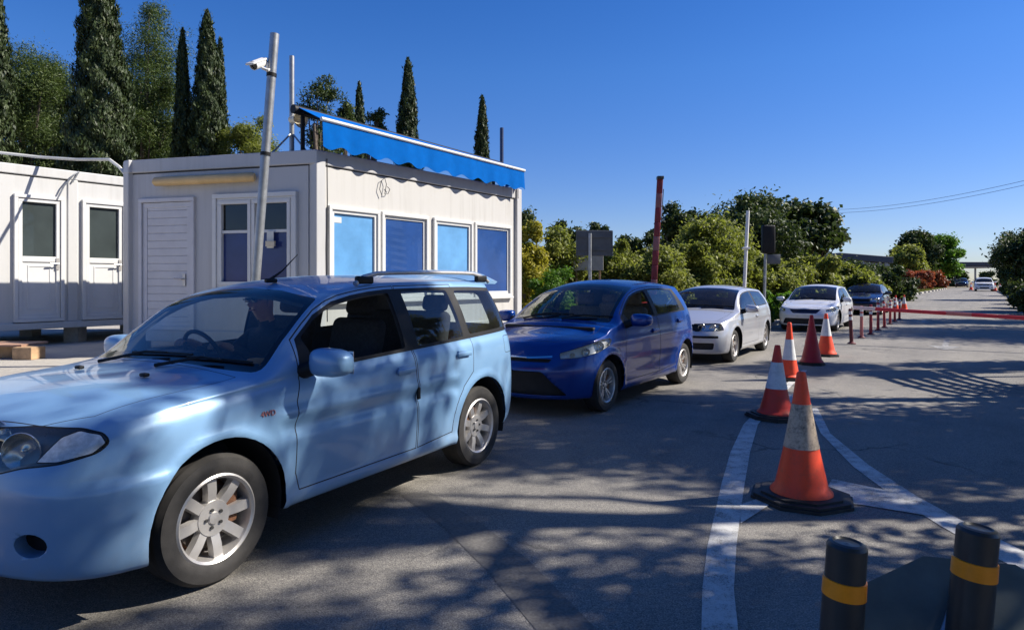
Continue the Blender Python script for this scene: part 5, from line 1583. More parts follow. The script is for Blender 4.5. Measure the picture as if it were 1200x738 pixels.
sp = thing('sheet', 'dark green grey eight sided sign sheet seen from behind, leaning by the black posts', 'sign')
# outline fitted on a leaning plane
n_ = Vector((-.10, -.72, .68)).normalized(); o_ = at(1090, 690, 2.25)
def onp(px, py):
    d = Vector(((px - CX) / F, 1, (HY - py) / F)); c0 = Vector((0, 0, CAMH)); t = (o_ - c0).dot(n_) / d.dot(n_); return c0 + d * t
out_ = [onp(*p) for p in ((1012, 684), (1082, 651), (1190, 661), (1262, 705), (1290, 830), (1200, 900), (1050, 890), (975, 800))]
mb = MB(); k = len(out_); back = [p - n_ * .012 for p in out_]
mb.add(out_ + back, [list(range(k)), list(range(k, 2 * k))[::-1]] + [[i, k + i, k + (i + 1) % k, (i + 1) % k] for i in range(k)])
mb.build('plate', M['plate_green'], sp)
mb = MB(); u0, u1 = onp(1122, 688) + n_ * .012, onp(1085, 800) + n_ * .012; mb.tube([u0, u1], .012, 6); mb.build('stiffener', M['steel'], sp)
mb = MB(); q0 = onp(1118, 700) - n_ * .02; mb.tube([Vector((q0.x, q0.y + .02, q0.z)), Vector((q0.x + .05, q0.y + .35, 0))], .025, 8); mb.build('prop', M['bollard_black'], sp)
mb = MB(); q0 = onp(1220, 740) - n_ * .02; mb.tube([Vector((q0.x, q0.y + .02, q0.z)), Vector((q0.x + .05, q0.y + .35, 0))], .025, 8); mb.build('prop', M['bollard_black'], sp)
# right verge trees outside the frame: u, v, height, rx, rz, zc, seed, clumps, leaves per clump
SHADE = [
    (5.0, -11.0, 10.0, 3.0, 4.0, 6.0, 198, 30, 420),
    (5.0, -6.5, 10.0, 2.8, 4.0, 6.0, 199, 30, 420),
    (4.8, -2.4, 10.0, 2.7, 4.2, 6.2, 200, 26, 520),
    (4.8, 1.8, 10.0, 2.5, 4.2, 6.4, 201, 26, 520),
    (4.8, 6.2, 9.6, 2.5, 4.2, 6.0, 202, 26, 520),
    (4.8, 9.4, 10.7, 1.7, 2.0, 8.9, 207, 11, 330),
    (4.8, 12.0, 8.8, 2.6, 3.6, 5.4, 203, 48, 420),
    (5.0, 14.4, 10.9, 1.7, 1.9, 9.1, 208, 26, 420),
    (5.0, 18.6, 9.0, 1.1, 3.2, 6.0, 204, 24, 400),
    (5.8, 28.6, 9.0, 3.2, 3.6, 5.6, 205, 70, 420),
    (5.8, 36.0, 9.0, 2.2, 3.4, 5.4, 206, 36, 420),
]
# tall slatted gate leaf standing open along the road edge, outside the frame: its slats shadow the lane
shade_screen = thing('shade_screen', 'added slatted screen outside the picture, its bowed slats shading the lane', 'shade_screen', (9.9, 0, 0))
for k in range(7):
    z = 1.72 + .22 * k
    mb = MB(); n = 16
    vs = []
    for j in range(n + 1):
        f = j / n; y = 8.5 + 3.3 * f; zz = z + .22 * math.sin(PI * f)
        vs += [(-.015, y, zz), (.015, y, zz), (.015, y, zz + .12), (-.015, y, zz + .12)]
    mb.add(vs, [[4 * j + a, 4 * j + (a + 1) % 4, 4 * j + 4 + (a + 1) % 4, 4 * j + 4 + a] for j in range(n) for a in range(4)] + [[0, 1, 2, 3], [4 * n + 3, 4 * n + 2, 4 * n + 1, 4 * n]])
    mb.build('slat', M['steel'], shade_screen)
for y in (8.5, 9.35, 10.15, 10.95, 11.8):
    mb = MB(); mb.tube([(0, y, -.1), (0, y, 3.2 + .2 * math.sin(PI * (y - 8.5) / 3.3))], .055, 10); mb.build('post', M['steel'], shade_screen)
# ------------------------------------------------------------------ plants: every leaf a small face
def leaf_mesh(name, cen, nrm, sx, sy, tone, mat, up=None):
    """diamond leaves: centres (N,3), facing directions (N,3), half sizes, tone per leaf"""
    N = len(cen)
    nrm = nrm / np.maximum(np.linalg.norm(nrm, axis=1, keepdims=True), 1e-6)
    ref = up if up is not None else rng.normal(size=(N, 3))
    a = ref - nrm * (ref * nrm).sum(1, keepdims=True); a /= np.maximum(np.linalg.norm(a, axis=1, keepdims=True), 1e-6)
    b = np.cross(nrm, a)
    sx = np.broadcast_to(sx, N)[:, None]; sy = np.broadcast_to(sy, N)[:, None]
    V = np.stack([cen + a * sy, cen + b * sx + nrm * sx * .25, cen - a * sy, cen - b * sx + nrm * sx * .25], 1).reshape(-1, 3)
    me = bpy.data.meshes.new(name)
    me.vertices.add(4 * N); me.vertices.foreach_set('co', V.astype(np.float32).ravel())
    me.loops.add(4 * N); me.loops.foreach_set('vertex_index', np.arange(4 * N, dtype=np.int32))
    me.polygons.add(N); me.polygons.foreach_set('loop_start', np.arange(0, 4 * N, 4, dtype=np.int32)); me.polygons.foreach_set('loop_total', np.full(N, 4, np.int32))
    at_ = me.attributes.new('tone', 'FLOAT', 'FACE'); at_.data.foreach_set('value', tone.astype(np.float32))
    me.materials.append(mat); me.update(calc_edges=True)
    return me
def unit(n):
    v = rng.normal(size=(n, 3)); return v / np.linalg.norm(v, axis=1, keepdims=True)
M['bark'] = simple('bark', (.11, .085, .065), .95, var=.4, scale=8, bump=.6)
M['bark_grey'] = simple('bark_grey', (.17, .15, .13), .95, var=.35, scale=8, bump=.6)
M['cypress'] = leaf_mat('cypress_leaf', (.014, .026, .009), (.048, .072, .020), (.075, .09, .03), .15)
M['pine'] = leaf_mat('pine_needles', (.018, .040, .011), (.085, .125, .028), (.15, .18, .05), .3)
M['olive'] = leaf_mat('olive_green_leaf', (.05, .072, .014), (.25, .275, .055), (.40, .38, .12), .45)
M['deep'] = leaf_mat('deep_green_leaf', (.014, .030, .009), (.065, .095, .022), (.13, .15, .045), .25)
M['bright'] = leaf_mat('bright_green_leaf', (.03, .08, .010), (.13, .26, .025), (.25, .34, .06), .4)
M['yellow'] = leaf_mat('yellowing_leaf', (.10, .11, .015), (.42, .37, .035), (.58, .48, .08), .4)
M['flower_red'] = leaf_mat('red_blossom', (.05, .06, .018), (.38, .085, .045), (.50, .18, .11), .3)
def cypress(loc, h, r, label, n=14000, leaf=.10, lean=0.0, split=0, seed=1, tone=0.0, group='cypresses behind the cabins'):
    global rng
    rng = np.random.default_rng(seed)
    root = thing('cypress_tree', label, 'tree', loc, 0, group)
    t = rng.beta(1.05, 1.35, n); ang = rng.uniform(0, 2 * PI, n)
    prof = np.minimum(1, (t / .10)) ** .6 * np.clip((1 - t) / .55, 0, 1) ** .62
    lump = 1 + .22 * np.sin(ang * 3 + t * 21 + seed) * np.sin(t * 37 + ang * 2) + .12 * np.sin(ang * 7 - t * 53) + .10 * np.sin(t * 90 + ang * 5)
    rr = r * prof * lump * rng.uniform(.45, 1.04, n) ** .45
    rr += np.where(rng.random(n) < .07, rng.uniform(0, .16, n) * r, 0)
    c = np.stack([rr * np.cos(ang) + lean * t * h, rr * np.sin(ang), .25 + t * (h - .25)], 1)
    nr = np.stack([np.cos(ang), np.sin(ang), rng.normal(0, .4, n)], 1) + rng.normal(0, .5, (n, 3))
    up = np.stack([np.cos(ang) * .35, np.sin(ang) * .35, np.ones(n)], 1) + rng.normal(0, .25, (n, 3))
    tn = np.clip(.5 + tone + .35 * np.sin(ang * 4 + t * 30) * np.sin(t * 50) + rng.normal(0, .15, n), 0, 1)
    s = leaf * rng.uniform(.7, 1.4, n)
    link(bpy.data.objects.new('crown', leaf_mesh('crown', c, nr, s * .42, s * 1.25, tn, M['cypress'], up)), root)
    mb = MB(); mb.tube([(0, 0, -.1), (lean * h * .4, 0, h * .4), (lean * h * .85, 0, h * .85)], [.16, .10, .02], 8); mb.build('trunk', M['bark'], root)
    return root
def crown_tree(name, label, cat, loc, h, rx, rz, zc, mat, n_cl=60, per=260, leaf=.09, bark='bark', seed=1, group=None, gap=.0, trunk_r=.16, shell=.55, low=-.6, cl_r=.30, squash=.8, aspect=.45, ry=None, limbs=9):
    """trunk and limbs run to the leaf clumps; the clumps are scattered in the crown's volume with holes between"""
    global rng
    rng = np.random.default_rng(seed); ry = ry or rx
    root = thing(name, label, cat, loc, 0, group)
    d = unit(n_cl * 3); d = d[d[:, 2] > low][:n_cl]; k = len(d)
    rad = rng.uniform(shell, 1, k) ** .6
    edge = 1 + .16 * np.sin(d[:, 0] * 5 + seed) + .14 * np.sin(d[:, 1] * 6 + 2 * seed) + .10 * np.sin(d[:, 2] * 9 + seed)
    cc = d * (rad * edge)[:, None] * np.array([rx, ry, rz]) + np.array([0, 0, zc])
    cr = cl_r * (rx * ry * rz) ** (1 / 3) * rng.uniform(.6, 1.35, k)
    per = int(per * 1.5); leaf *= .8
    idx = np.repeat(np.arange(k), (per * rng.uniform(.5, 1.4, k)).astype(int)); n = len(idx)
    u = unit(n); rr = rng.uniform(0, 1, n) ** .42
    c = cc[idx] + u * (rr * cr[idx])[:, None] * np.array([1, 1, squash])
    c += np.clip(rng.normal(0, .3, (n, 3)), -.6, .6) * cr[idx][:, None] * (rng.random((n, 1)) < .3)
    # hold the crown to its height and spread
    zt_ = np.percentile(c[:, 2], 99.7); c[:, 2] *= h / zt_
    for ax, rr_ in ((0, rx), (1, ry)):
        q = np.percentile(np.abs(c[:, ax]), 99); c[:, ax] *= rr_ / q
    cc = cc * np.array([rx / max(rx, np.abs(cc[:, 0]).max()), ry / max(ry, np.abs(cc[:, 1]).max()), min(1, h / zt_)])
    c[:, 2] = np.maximum(c[:, 2], .05)
    nr = u * .6 + unit(n) * .8 + np.array([0, 0, .35])
    tc = rng.uniform(.15, .85, k)
    tn = np.clip(tc[idx] + rng.normal(0, .18, n), 0, 1)
    s = leaf * rng.uniform(.6, 1.35, n)
    link(bpy.data.objects.new('crown', leaf_mesh('crown', c, nr, s * aspect, s, tn, mat)), root)
    mb = MB()
    if trunk_r > 0:
        fork = max(.3, zc - rz * .75)
        bend = rng.normal(0, .06, 2) * h
        top = np.array([bend[0], bend[1], zc])
        mb.tube([(0, 0, -.15), (bend[0] * .3, bend[1] * .3, fork * .6), (bend[0] * .6, bend[1] * .6, fork), tuple(top * np.array([.9, .9, 1]))], [trunk_r * 1.25, trunk_r, trunk_r * .8, trunk_r * .35], 9)
        for i in rng.choice(k, min(limbs * 2, k), replace=False):
            a = Vector((bend[0] * .6, bend[1] * .6, fork * rng.uniform(.8, 1.15))); b = Vector(cc[i]); m = a.lerp(b, .5) + Vector((0, 0, -.12 * rz)) + Vector(rng.normal(0, .05 * rx, 3))
            mb.tube([a, m, b], [trunk_r * .45, trunk_r * .28, trunk_r * .08], 6)
    else:
        for i in rng.choice(k, min(limbs * 2, k), replace=False):
            b = Vector(cc[i]); a = Vector((b.x * .25, b.y * .25, 0)); mb.tube([a, a.lerp(b, .5) + Vector((0, 0, .1)), b], [.03, .022, .01], 5)
    mb.build('trunk' if trunk_r > 0 else 'stem', M[bark], root)
    return root
def foot(px, Y, z=0.0): 
    p = at(px, HY, Y); return (p.x, Y, z)
def H(py, Y): return CAMH + (HY - py) * Y / F

# cypresses
cypress(foot(118, 22), H(-60, 22), .98, 'tallest and broadest dark cypress, its top out of the picture', 70000, .062, seed=3)
cypress(foot(-6, 24), H(-30, 24), .75, 'cypress cut off by the picture edge behind the white cabin', 26000, .068, seed=4)
cypress(foot(214, 27), H(33, 27), .44, 'thin pointed cypress beside the bushier double topped cypress', 20000, .066, seed=5)
cypress(foot(243, 27), H(12, 27), .80, 'dense double topped cypress above the grey booth roof', 40000, .068, seed=6)
cypress(foot(258, 28.5), H(44, 28.5), .42, 'short cypress spire pressed against the double topped one', 14000, .07, seed=16)
cypress(foot(421, 34), H(96, 34), .52, 'small conical cypress seen above the start of the awning', 14000, .08, seed=7)
cypress(foot(478, 36), H(68, 36), .78, 'dark columnar cypress rising above the middle of the awning', 28000, .085, seed=8)
cypress(foot(565, 38), H(112, 38), .62, 'slim cypress near the navy post at the end of the awning', 20000, .085, seed=9)
# pines and other trees behind the cabins
GT = 'trees behind the cabins'
crown_tree('pine_tree', 'bushy round pine between the edge cypress and the tall cypress', 'tree', foot(42, 27), H(58, 27), 1.75, 3.4, H(150, 27), M['pine'], 80, 700, .08, seed=11, group=GT, aspect=.22, cl_r=.34, low=-.95)
crown_tree('pine_tree', 'tall open pine with sky showing through, right of the tall cypress', 'tree', foot(178, 29), H(2, 29), 1.55, 5.0, H(115, 29), M['pine'], 84, 420, .085, seed=12, group=GT, aspect=.22, cl_r=.36, low=-.95, shell=.15)
crown_tree('pine_tree', 'low pine behind the booth roof and the leaning pole', 'tree', foot(292, 27), H(140, 27), 1.25, 2.0, H(195, 27), M['olive'], 44, 460, .085, seed=13, group=GT, aspect=.3, cl_r=.38, low=-.9)
crown_tree('eucalyptus_tree', 'airy small tree behind the roof mast and loudspeaker', 'tree', foot(377, 30), H(88, 30), .95, 2.4, H(150, 30), M['deep'], 34, 150, .10, seed=14, group=GT, aspect=.35, cl_r=.36, shell=.3, low=-.9)
crown_tree('eucalyptus_tree', 'wispy sapling between the mast tree and the conical cypress', 'tree', foot(402, 33), H(115, 33), .6, 1.6, H(150, 33), M['deep'], 18, 130, .11, seed=15, group=GT, aspect=.35, cl_r=.36, shell=.3, low=-.9)
crown_tree('eucalyptus_tree', 'small leafy tree just past the conical cypress', 'tree', foot(440, 36), H(128, 36), .6, 1.5, H(160, 36), M['deep'], 18, 120, .12, seed=25, group=GT, aspect=.35, cl_r=.36, shell=.3, low=-.9)
crown_tree('pine_tree', 'dark pine filling the gap under the tall open pine', 'tree', foot(158, 31), H(90, 31), 1.7, 3.2, H(175, 31), M['deep'], 50, 300, .12, seed=17, group=GT, aspect=.25, cl_r=.36, low=-.9)
crown_tree('pine_tree', 'dark pine behind the thin and the double cypress', 'tree', foot(228, 33), H(120, 33), 1.9, 2.6, H(180, 33), M['deep'], 50, 300, .12, seed=18, group=GT, aspect=.25, cl_r=.36, low=-.9)
crown_tree('pine_tree', 'dark low tree behind the white cabin roof', 'tree', foot(60, 33), H(100, 33), 2.6, 2.6, H(170, 33), M['deep'], 60, 300, .13, seed=19, group=GT, aspect=.3, cl_r=.36, low=-.9)
# shrubs behind the blue hatchback
GS = 'shrubs along the verge behind the queue'
def shrub(px, Y, pyt, half_px, mat, label, seed, per=300, n_cl=42, leaf=.075, name='shrub', dens=1.0, **kw):
    rx = half_px * Y / F; h = H(pyt, Y)
    return crown_tree(name, label, 'shrub', foot(px, Y, 0), h, rx, h * .52, h * .50, M[mat], n_cl, int(per * dens), leaf * Y / 20, seed=seed, group=kw.pop('group', GS), trunk_r=0, low=-.95, cl_r=kw.pop('cl_r', .30), shell=.4, **kw)
shrub(622, 18.5, 262, 20, 'yellow', 'yellowing shrub right beside the end of the grey booth', 31, leaf=.07, cl_r=.5)
shrub(612, 20, 250, 16, 'deep', 'dark shrub top peeping out behind the yellowing shrub', 32, cl_r=.55)
shrub(648, 17.5, 316, 26, 'bright', 'low bright green shrub just above the hatchback roof', 33, leaf=.06)
shrub(652, 20, 272, 38, 'olive', 'olive green shrub between the yellowing shrub and the road sign', 34, per=380, n_cl=60)
shrub(664, 24, 262, 22, 'deep', 'dark shrub with a rounded top behind the road sign', 35)
shrub(708, 25, 264, 20, 'deep', 'dark rounded shrub showing over the corner of the road sign', 36)
shrub(725, 20.5, 285, 32, 'olive', 'loose olive shrub at the foot of the sign, before the raised arm', 37, per=380, n_cl=55)
shrub(772, 19.5, 292, 42, 'olive', 'pale olive shrub behind the raised red arm', 38, per=420, n_cl=70)
shrub(748, 26, 272, 26, 'deep', 'darker taller shrub behind the raised red arm', 39)
shrub(812, 23, 288, 34, 'olive', 'broad olive shrub above the silver hatchback roof', 40, per=420, n_cl=60)
# trees behind the queue
GQT = 'broad trees behind the hedge'
crown_tree('tree', 'large dark green tree with a high uneven crown behind the traffic light', 'tree', foot(868, 42), H(232, 42), 4.6, 2.7, H(276, 42), M['deep'], 110, 420, .17, seed=51, group=GQT, cl_r=.36, low=-.8)
crown_tree('tree', 'dark round leaved tree with open branches, farthest along the hedge', 'tree', foot(946, 41), H(236, 41), 2.2, 2.3, H(275, 41), M['deep'], 40, 190, .20, seed=52, group=GQT, cl_r=.32, aspect=.7, shell=.4, low=-.8)
crown_tree('tree', 'mid green leafy tree in front of the large dark tree', 'tree', foot(828, 31), H(262, 31), 2.6, 1.9, H(300, 31), M['olive'], 80, 420, .12, seed=53, group=GQT, cl_r=.34, low=-.95)
crown_tree('tree', 'dark twig of a tree reaching towards the raised arm', 'tree', foot(800, 36), H(240, 36), 1.3, 1.9, H(285, 36), M['deep'], 34, 220, .15, seed=54, group=GQT, cl_r=.36, low=-.9)
for i, (px, Y, pt, hw, mt, lab) in enumerate(((850, 27, 300, 34, 'olive', 'olive hedge shrub behind the slender white pole'), (905, 28, 304, 34, 'olive', 'hedge shrub under the traffic light box'), (950, 31, 302, 36, 'olive', 'hedge shrub above the roof of the white saloon'),
                                            (992, 34, 313, 34, 'olive', 'hedge shrub at the end of the hedge near the navy car'), (985, 48, 308, 40, 'deep', 'dark shrub mass below the long flat canopy roof'), (1030, 52, 313, 34, 'deep', 'dark shrub between the canopy and the domed tree'),
                                            (1012, 40, 318, 22, 'olive', 'small shrub behind the navy car'))):
    shrub(px, Y, pt, hw, mt, lab, 60 + i, per=420, n_cl=64, name='hedge_shrub', group='hedge shrubs behind the queue')
for i, (px, Y, pt, hw, lab) in enumerate(((858, 21.5, 352, 18, 'low leafy plant on the verge right of the silver hatchback roof'), (893, 22.5, 342, 16, 'low leafy plant between the traffic light post and the saloon'), (915, 25, 344, 14, 'low leafy plant behind the bonnet of the white saloon'))):
    shrub(px, Y, pt, hw, 'bright', lab, 75 + i, per=180, n_cl=30, leaf=.06, name='low_plant', group='low plants on the verge')
# far left of the road: domed tree and red blossom
def on_road(px, Y):
    p = at(px, HY, Y); v = DIR.x * p.x + DIR.y * Y; return (p.x, Y, zroad(v))
crown_tree('tree', 'bright green domed tree far along the road, beyond the red blossom', 'tree', on_road(1098, 120), H(280, 120), 3.4, 3.8, H(302, 120), M['bright'], 60, 360, .34, seed=81, cl_r=.36, low=-.95)
crown_tree('tree', 'dark green tree behind and beside the bright domed tree', 'tree', on_road(1076, 112), H(275, 112), 3.4, 4.0, H(302, 112), M['deep'], 60, 340, .36, seed=82, cl_r=.36, low=-.95)
crown_tree('tree', 'olive tree in front of the dark tree, over the red blossom', 'tree', on_road(1062, 98), H(292, 98), 2.8, 2.6, H(310, 98), M['olive'], 50, 300, .30, seed=83, cl_r=.36, low=-.95)
for i, (px, Y, pt, hw, lab) in enumerate(((1058, 80, 318, 17, 'larger shrub covered in red blossom on the left verge'), (1080, 92, 318, 13, 'red blossoming shrub in the middle of the three'), (1097, 112, 318, 10, 'farthest and smallest red blossoming shrub'))):
    shrub(px, Y, pt, hw, 'flower_red', lab, 90 + i, per=260, n_cl=40, leaf=.055, name='flowering_shrub', group='red blossom along the far verge')
for i, (px, Y, pt, hw, mt, lab) in enumerate(((1122, 150, 318, 12, 'deep', 'dark bush far off beside the end of the road'), (1155, 140, 319, 10, 'deep', 'dark bush far off behind the white car'))):
    shrub(px, Y, pt, hw, mt, lab, 96 + i, per=200, n_cl=24, leaf=.05, name='bush', group='far bushes')
# right of the road
GR = 'trees and bushes on the right verge'
crown_tree('tree', 'dark leafy tree at the picture edge on the right verge', 'tree', foot(1234, 34), H(266, 34), 2.2, 1.75, H(300, 34), M['deep'], 60, 420, .13, seed=101, group=GR, cl_r=.36, low=-.95)
crown_tree('tree', 'smaller dark tree just beyond the one at the picture edge', 'tree', foot(1198, 52), H(270, 52), 1.7, 2.3, H(302, 52), M['deep'], 50, 360, .16, seed=102, group=GR, cl_r=.38, low=-.95)
for i, (px, Y, pt, hw, mt, lab) in enumerate(((1214, 44, 318, 24, 'deep', 'dark bush on the right verge below the smaller tree'), (1226, 30, 330, 34, 'deep', 'low dark bush on the right verge nearest the barrier'), (1190, 62, 322, 12, 'deep', 'small dark bush farther up the right verge'), (1226, 38, 306, 28, 'olive', 'olive bush at the picture edge on the right verge'))):
    shrub(px, Y, pt, hw, mt, lab, 110 + i, per=300, n_cl=44, name='bush', group=GR)

# trees on the right verge beyond the picture edge: they throw the dappled shade
def shade_tree(u, v, h, rx, rz, zc, seed, n_cl, per, leaf=.10):
    p = lane(u, v)
    return crown_tree('tree', 'leafy tree of the right verge standing outside the picture', 'tree', (p.x, p.y, 0), h, rx, rz, zc, M['olive'], n_cl, per, leaf, seed=seed, group='shade trees of the right verge', cl_r=.34, shell=.25, low=-.9)
for a in SHADE: shade_tree(*a)

# grass on the left verge
def grass(name, pts_fn, n, seed, hgt=.28):
    global rng
    rng = np.random.default_rng(seed); p = pts_fn(n)
    c = p + np.array([0, 0, hgt * .5]) * rng.uniform(.5, 1.2, (len(p), 1))
    up = np.stack([rng.normal(0, .35, len(p)), rng.normal(0, .35, len(p)), np.ones(len(p))], 1)
    s = hgt * .55 * rng.uniform(.5, 1.2, len(p))
    me = leaf_mesh(name, c, unit(len(p)) * np.array([1, 1, .2]), s * .10, s, rng.uniform(0, 1, len(p)), M['grass'], up)
    return tag(link(bpy.data.objects.new(name, me)), 'rough yellow green grass on the verge by the kerb', 'grass', kind='stuff')
M['grass'] = leaf_mat('verge_grass', (.05, .07, .015), (.16, .17, .04), (.28, .25, .09), .35)
def verge(n):
    v = 11.5 + rng.uniform(0, 1, n) ** 1.3 * 110; u = rng.uniform(-9, -.35, n) + np.array([uL(b) for b in v])
    return np.array([lane(a, b, zroad(b) - .02) for a, b in zip(u, v)])
grass('grass', verge, 36000, 5)
# ------------------------------------------------------------------ the driver
def driver(car):
    V, E, Rr = [], [], []
    def v(p, r): V.append(p); Rr.append(r if isinstance(r, tuple) else (r, r)); return len(V) - 1
    def chain(a, pts):
        for p, r in pts:
            b = v(p, r); E.append((a, b)); a = b
        return a
    y0 = -.36
    pel = v((-.08, y0, .74), (.15, .12))
    ch = chain(pel, [((-.12, y0, .90), (.15, .12)), ((-.14, y0, 1.06), (.17, .12))])
    nk = chain(ch, [((-.12, y0, 1.18), (.07, .075)), ((-.09, y0 - .01, 1.25), .058), ((-.07, y0 - .02, 1.32), (.085, .095)), ((-.065, y0 - .02, 1.40), (.083, .10)), ((-.07, y0 - .02, 1.455), (.055, .065))])
    for s, hand in ((1, (.40, y0 + .13, 1.085)), (-1, (.45, y0 - .17, 1.10))):
        w = chain(ch, [((-.12, y0 + s * .19, 1.10), .068), ((.02, y0 + s * .25, .98), .052), ((.14, y0 + s * .24, .935), .046), ((hand[0] - .12, hand[1] + s * .04, hand[2] - .05), .036), ((hand[0] - .05, hand[1] + s * .01, hand[2] - .015), (.030, .024)), (hand, (.040, .022))])
        for k in range(4):
            o = (k - 1.5) * .021; ln = (.9, 1.0, .95, .75)[k]
            chain(w, [((hand[0] + .035, hand[1] + o, hand[2] + .012), .0105), ((hand[0] + .035 + .032 * ln, hand[1] + o * 1.05, hand[2] + .002), .0095), ((hand[0] + .045 + .035 * ln, hand[1] + o * 1.05, hand[2] - .03 * ln), .0085)])
        chain(w, [((hand[0] - .0, hand[1] - s * .038, hand[2] + .008), .0115), ((hand[0] + .028, hand[1] - s * .055, hand[2] + .008), .0095)])
    for s in (1, -1):
        chain(pel, [((.02, y0 + s * .09, .74), .095), ((.36, y0 + s * .12, .80), .068), ((.44, y0 + s * .12, .78), .062), ((.58, y0 + s * .12, .60), .05), ((.66, y0 + s * .12, .50), .042), ((.78, y0 + s * .12, .50), (.042, .035))])
    me = bpy.data.meshes.new('person'); me.from_pydata(V, E, []); me.update()
    tmp = bpy.data.objects.new('person', me); COL.objects.link(tmp)
    sk = tmp.modifiers.new('skin', 'SKIN'); sk.use_smooth_shade = True
    if not me.skin_vertices: me.attributes
    bpy.context.view_layer.objects.active = tmp
    lay = me.skin_vertices
    if len(lay) == 0:
        bm = bmesh.new(); bm.from_mesh(me); bm.verts.layers.skin.verify(); bm.to_mesh(me); bm.free(); lay = me.skin_vertices
    for i, d in enumerate(lay[0].data): d.radius = Rr[i]; d.use_root = (i == 0)
    sb = tmp.modifiers.new('sub', 'SUBSURF'); sb.levels = sb.render_levels = 2
    dg = bpy.context.evaluated_depsgraph_get(); dg.update()
    m2 = bpy.data.meshes.new_from_object(tmp.evaluated_get(dg)); bpy.data.objects.remove(tmp)
    cloth = simple('dark_jacket', (.018, .02, .028), .85, var=.3, scale=20, bump=.2); sk_ = simple('skin', (.40, .20, .12), .5, var=.08, scale=20); trou = simple('dark_trousers', (.03, .035, .05), .9)
    m2.materials.clear()
    for m in (cloth, sk_, trou): m2.materials.append(m)
    for p in m2.polygons:
        c = p.center; p.use_smooth = True
        hand = (c.x > .335 and c.z > .98) or (c.x > .37 and c.z > .99)
        p.material_index = 1 if (c.z > 1.225 or hand) else (2 if c.z < .86 and c.x > .05 else 0)
    o = bpy.data.objects.new('person', m2); link(o)
    tag(o, 'driver in a dark jacket and dark cap with both hands on the wheel', 'person')
    # face, cap
    hx, hy, hz = -.066, y0 - .02, 1.375
    mb = MB()
    b = bmesh.new(); bmesh.ops.create_uvsphere(b, u_segments=20, v_segments=12, radius=1)
    for q in list(b.verts):
        if q.co.z < -.05: b.verts.remove(q)
    bmesh.ops.transform(b, matrix=Matrix.Translation((hx - .01, hy, hz + .03)) @ Matrix.Diagonal((.118, .10, .10, 1)), verts=b.verts); mb.bm(b, 0, True)
    mb.box((hx + .13, hy, hz + .042), (.11, .16, .012), bevel=.005, seg=3); mb.build('cap', cloth, o)
    mb = MB()
    for s in (1, -1): mb.box((hx + .098, hy + s * .035, hz + .008), (.012, .055, .036), bevel=.005, seg=3)
    mb.box((hx + .102, hy, hz + .014), (.008, .03, .008))
    for s in (1, -1): mb.box((hx + .05, hy + s * .088, hz + .012), (.10, .006, .008))
    mb.build('sunglasses', M['black_gloss'], o)
    mb = MB(); mb.tube([(hx + .088, hy, hz + .005), (hx + .115, hy, hz - .03), (hx + .10, hy, hz - .042)], [.010, .016, .012], 8); mb.build('nose', sk_, o)
    mb = MB(); mb.box((hx + .088, hy, hz - .068), (.02, .05, .010), bevel=.004, seg=3); mb.build('mouth', simple('lips', (.30, .10, .08), .5), o)
    for s in (1, -1):
        mb = MB(); mb.box((hx - .005, hy + s * .095, hz - .01), (.04, .018, .062), bevel=.008, seg=3); mb.build('ear', sk_, o)
    o.location = car.location; o.rotation_euler = car.rotation_euler; o.scale = car.scale
    return o
driver(suv)
SUN_AZ, SUN_EL = 5.0, 40.0   # azimuth measured from +X towards +Y
w = bpy.data.worlds.new('World'); SC.world = w; w.use_nodes = True
nt = w.node_tree; nt.nodes.clear()
sky = nt.nodes.new('ShaderNodeTexSky'); sky.sky_type = 'NISHITA'; sky.sun_disc = False
sky.sun_elevation = R(SUN_EL); sky.sun_rotation = R(90 - SUN_AZ); sky.altitude = 200
sky.air_density = 1.0; sky.dust_density = .15; sky.ozone_density = 4.0
bg = nt.nodes.new('ShaderNodeBackground'); bg.inputs['Strength'].default_value = .12
out = nt.nodes.new('ShaderNodeOutputWorld')
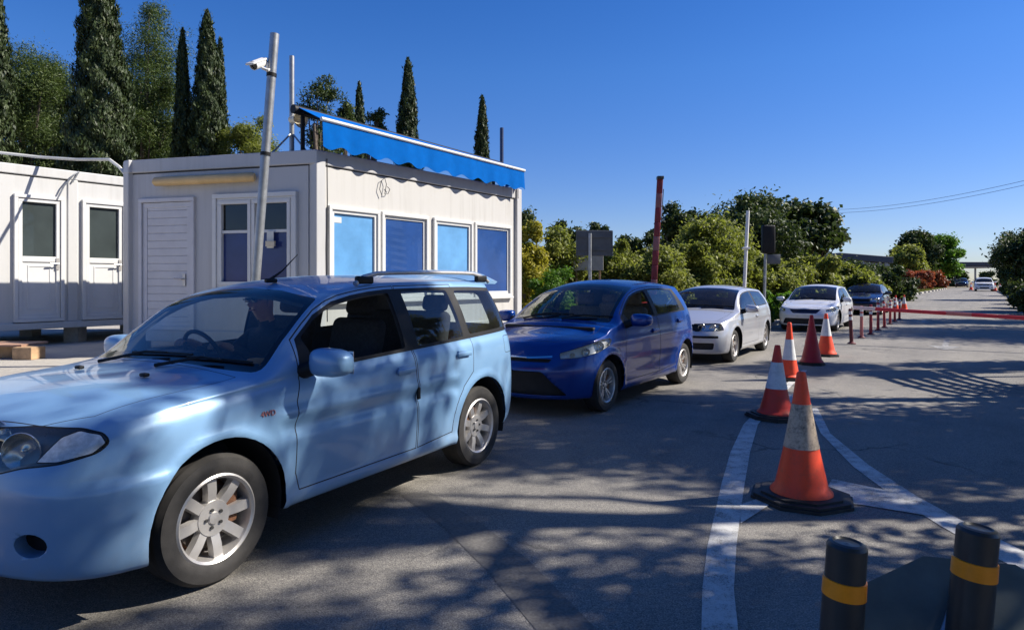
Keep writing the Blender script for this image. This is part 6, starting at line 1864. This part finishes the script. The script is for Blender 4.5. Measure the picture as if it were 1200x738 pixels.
hs = nt.nodes.new('ShaderNodeHueSaturation'); hs.inputs['Saturation'].default_value = 1.32; hs.inputs['Hue'].default_value = .516; hs.inputs['Value'].default_value = .70
nt.links.new(sky.outputs[0], hs.inputs['Color']); tc = nt.nodes.new('ShaderNodeTexCoord'); sx = nt.nodes.new('ShaderNodeSeparateXYZ'); nt.links.new(tc.outputs['Generated'], sx.inputs[0])
rp_ = nt.nodes.new('ShaderNodeValToRGB'); e = rp_.color_ramp.elements; e[0].position = 0.0; e[0].color = (.60, .60, .82, 1); e[1].position = .30; e[1].color = (1, 1, 1, 1)
nt.links.new(sx.outputs['Z'], rp_.inputs['Fac'])
mx = nt.nodes.new('ShaderNodeMix'); mx.data_type = 'RGBA'; mx.blend_type = 'MULTIPLY'; mx.inputs[0].default_value = 1.0
nt.links.new(hs.outputs[0], mx.inputs[6]); nt.links.new(rp_.outputs[0], mx.inputs[7]); nt.links.new(mx.outputs[2], bg.inputs[0]); nt.links.new(bg.outputs[0], out.inputs[0])
sd = bpy.data.lights.new('sun', 'SUN'); sd.energy = 5.0; sd.angle = R(.55); sd.color = (1, .93, .82)
so = link(bpy.data.objects.new('sun', sd))
sdir = Vector((math.cos(R(SUN_AZ)) * math.cos(R(SUN_EL)), math.sin(R(SUN_AZ)) * math.cos(R(SUN_EL)), math.sin(R(SUN_EL))))
so.rotation_euler = (-sdir).to_track_quat('-Z', 'Y').to_euler()
cd = bpy.data.cameras.new('camera'); cam = link(bpy.data.objects.new('camera', cd))
cam.location = (0, 0, CAMH); cam.rotation_euler = (R(90), 0, 0)
cd.sensor_width = 36; cd.lens = 36 * F / 1200; cd.shift_y = -(369 - HY) / 1200
cd.clip_start = .05; cd.clip_end = 5000
SC.camera = cam
SC.view_settings.view_transform = 'Standard'; SC.view_settings.look = 'None'; SC.view_settings.gamma = 1; SC.view_settings.exposure = .78
SC.render.engine = 'CYCLES'
SC.cycles.max_bounces = 8; SC.cycles.transparent_max_bounces = 16; SC.cycles.diffuse_bounces = 3; SC.cycles.glossy_bounces = 4
SC.cycles.use_denoising = True
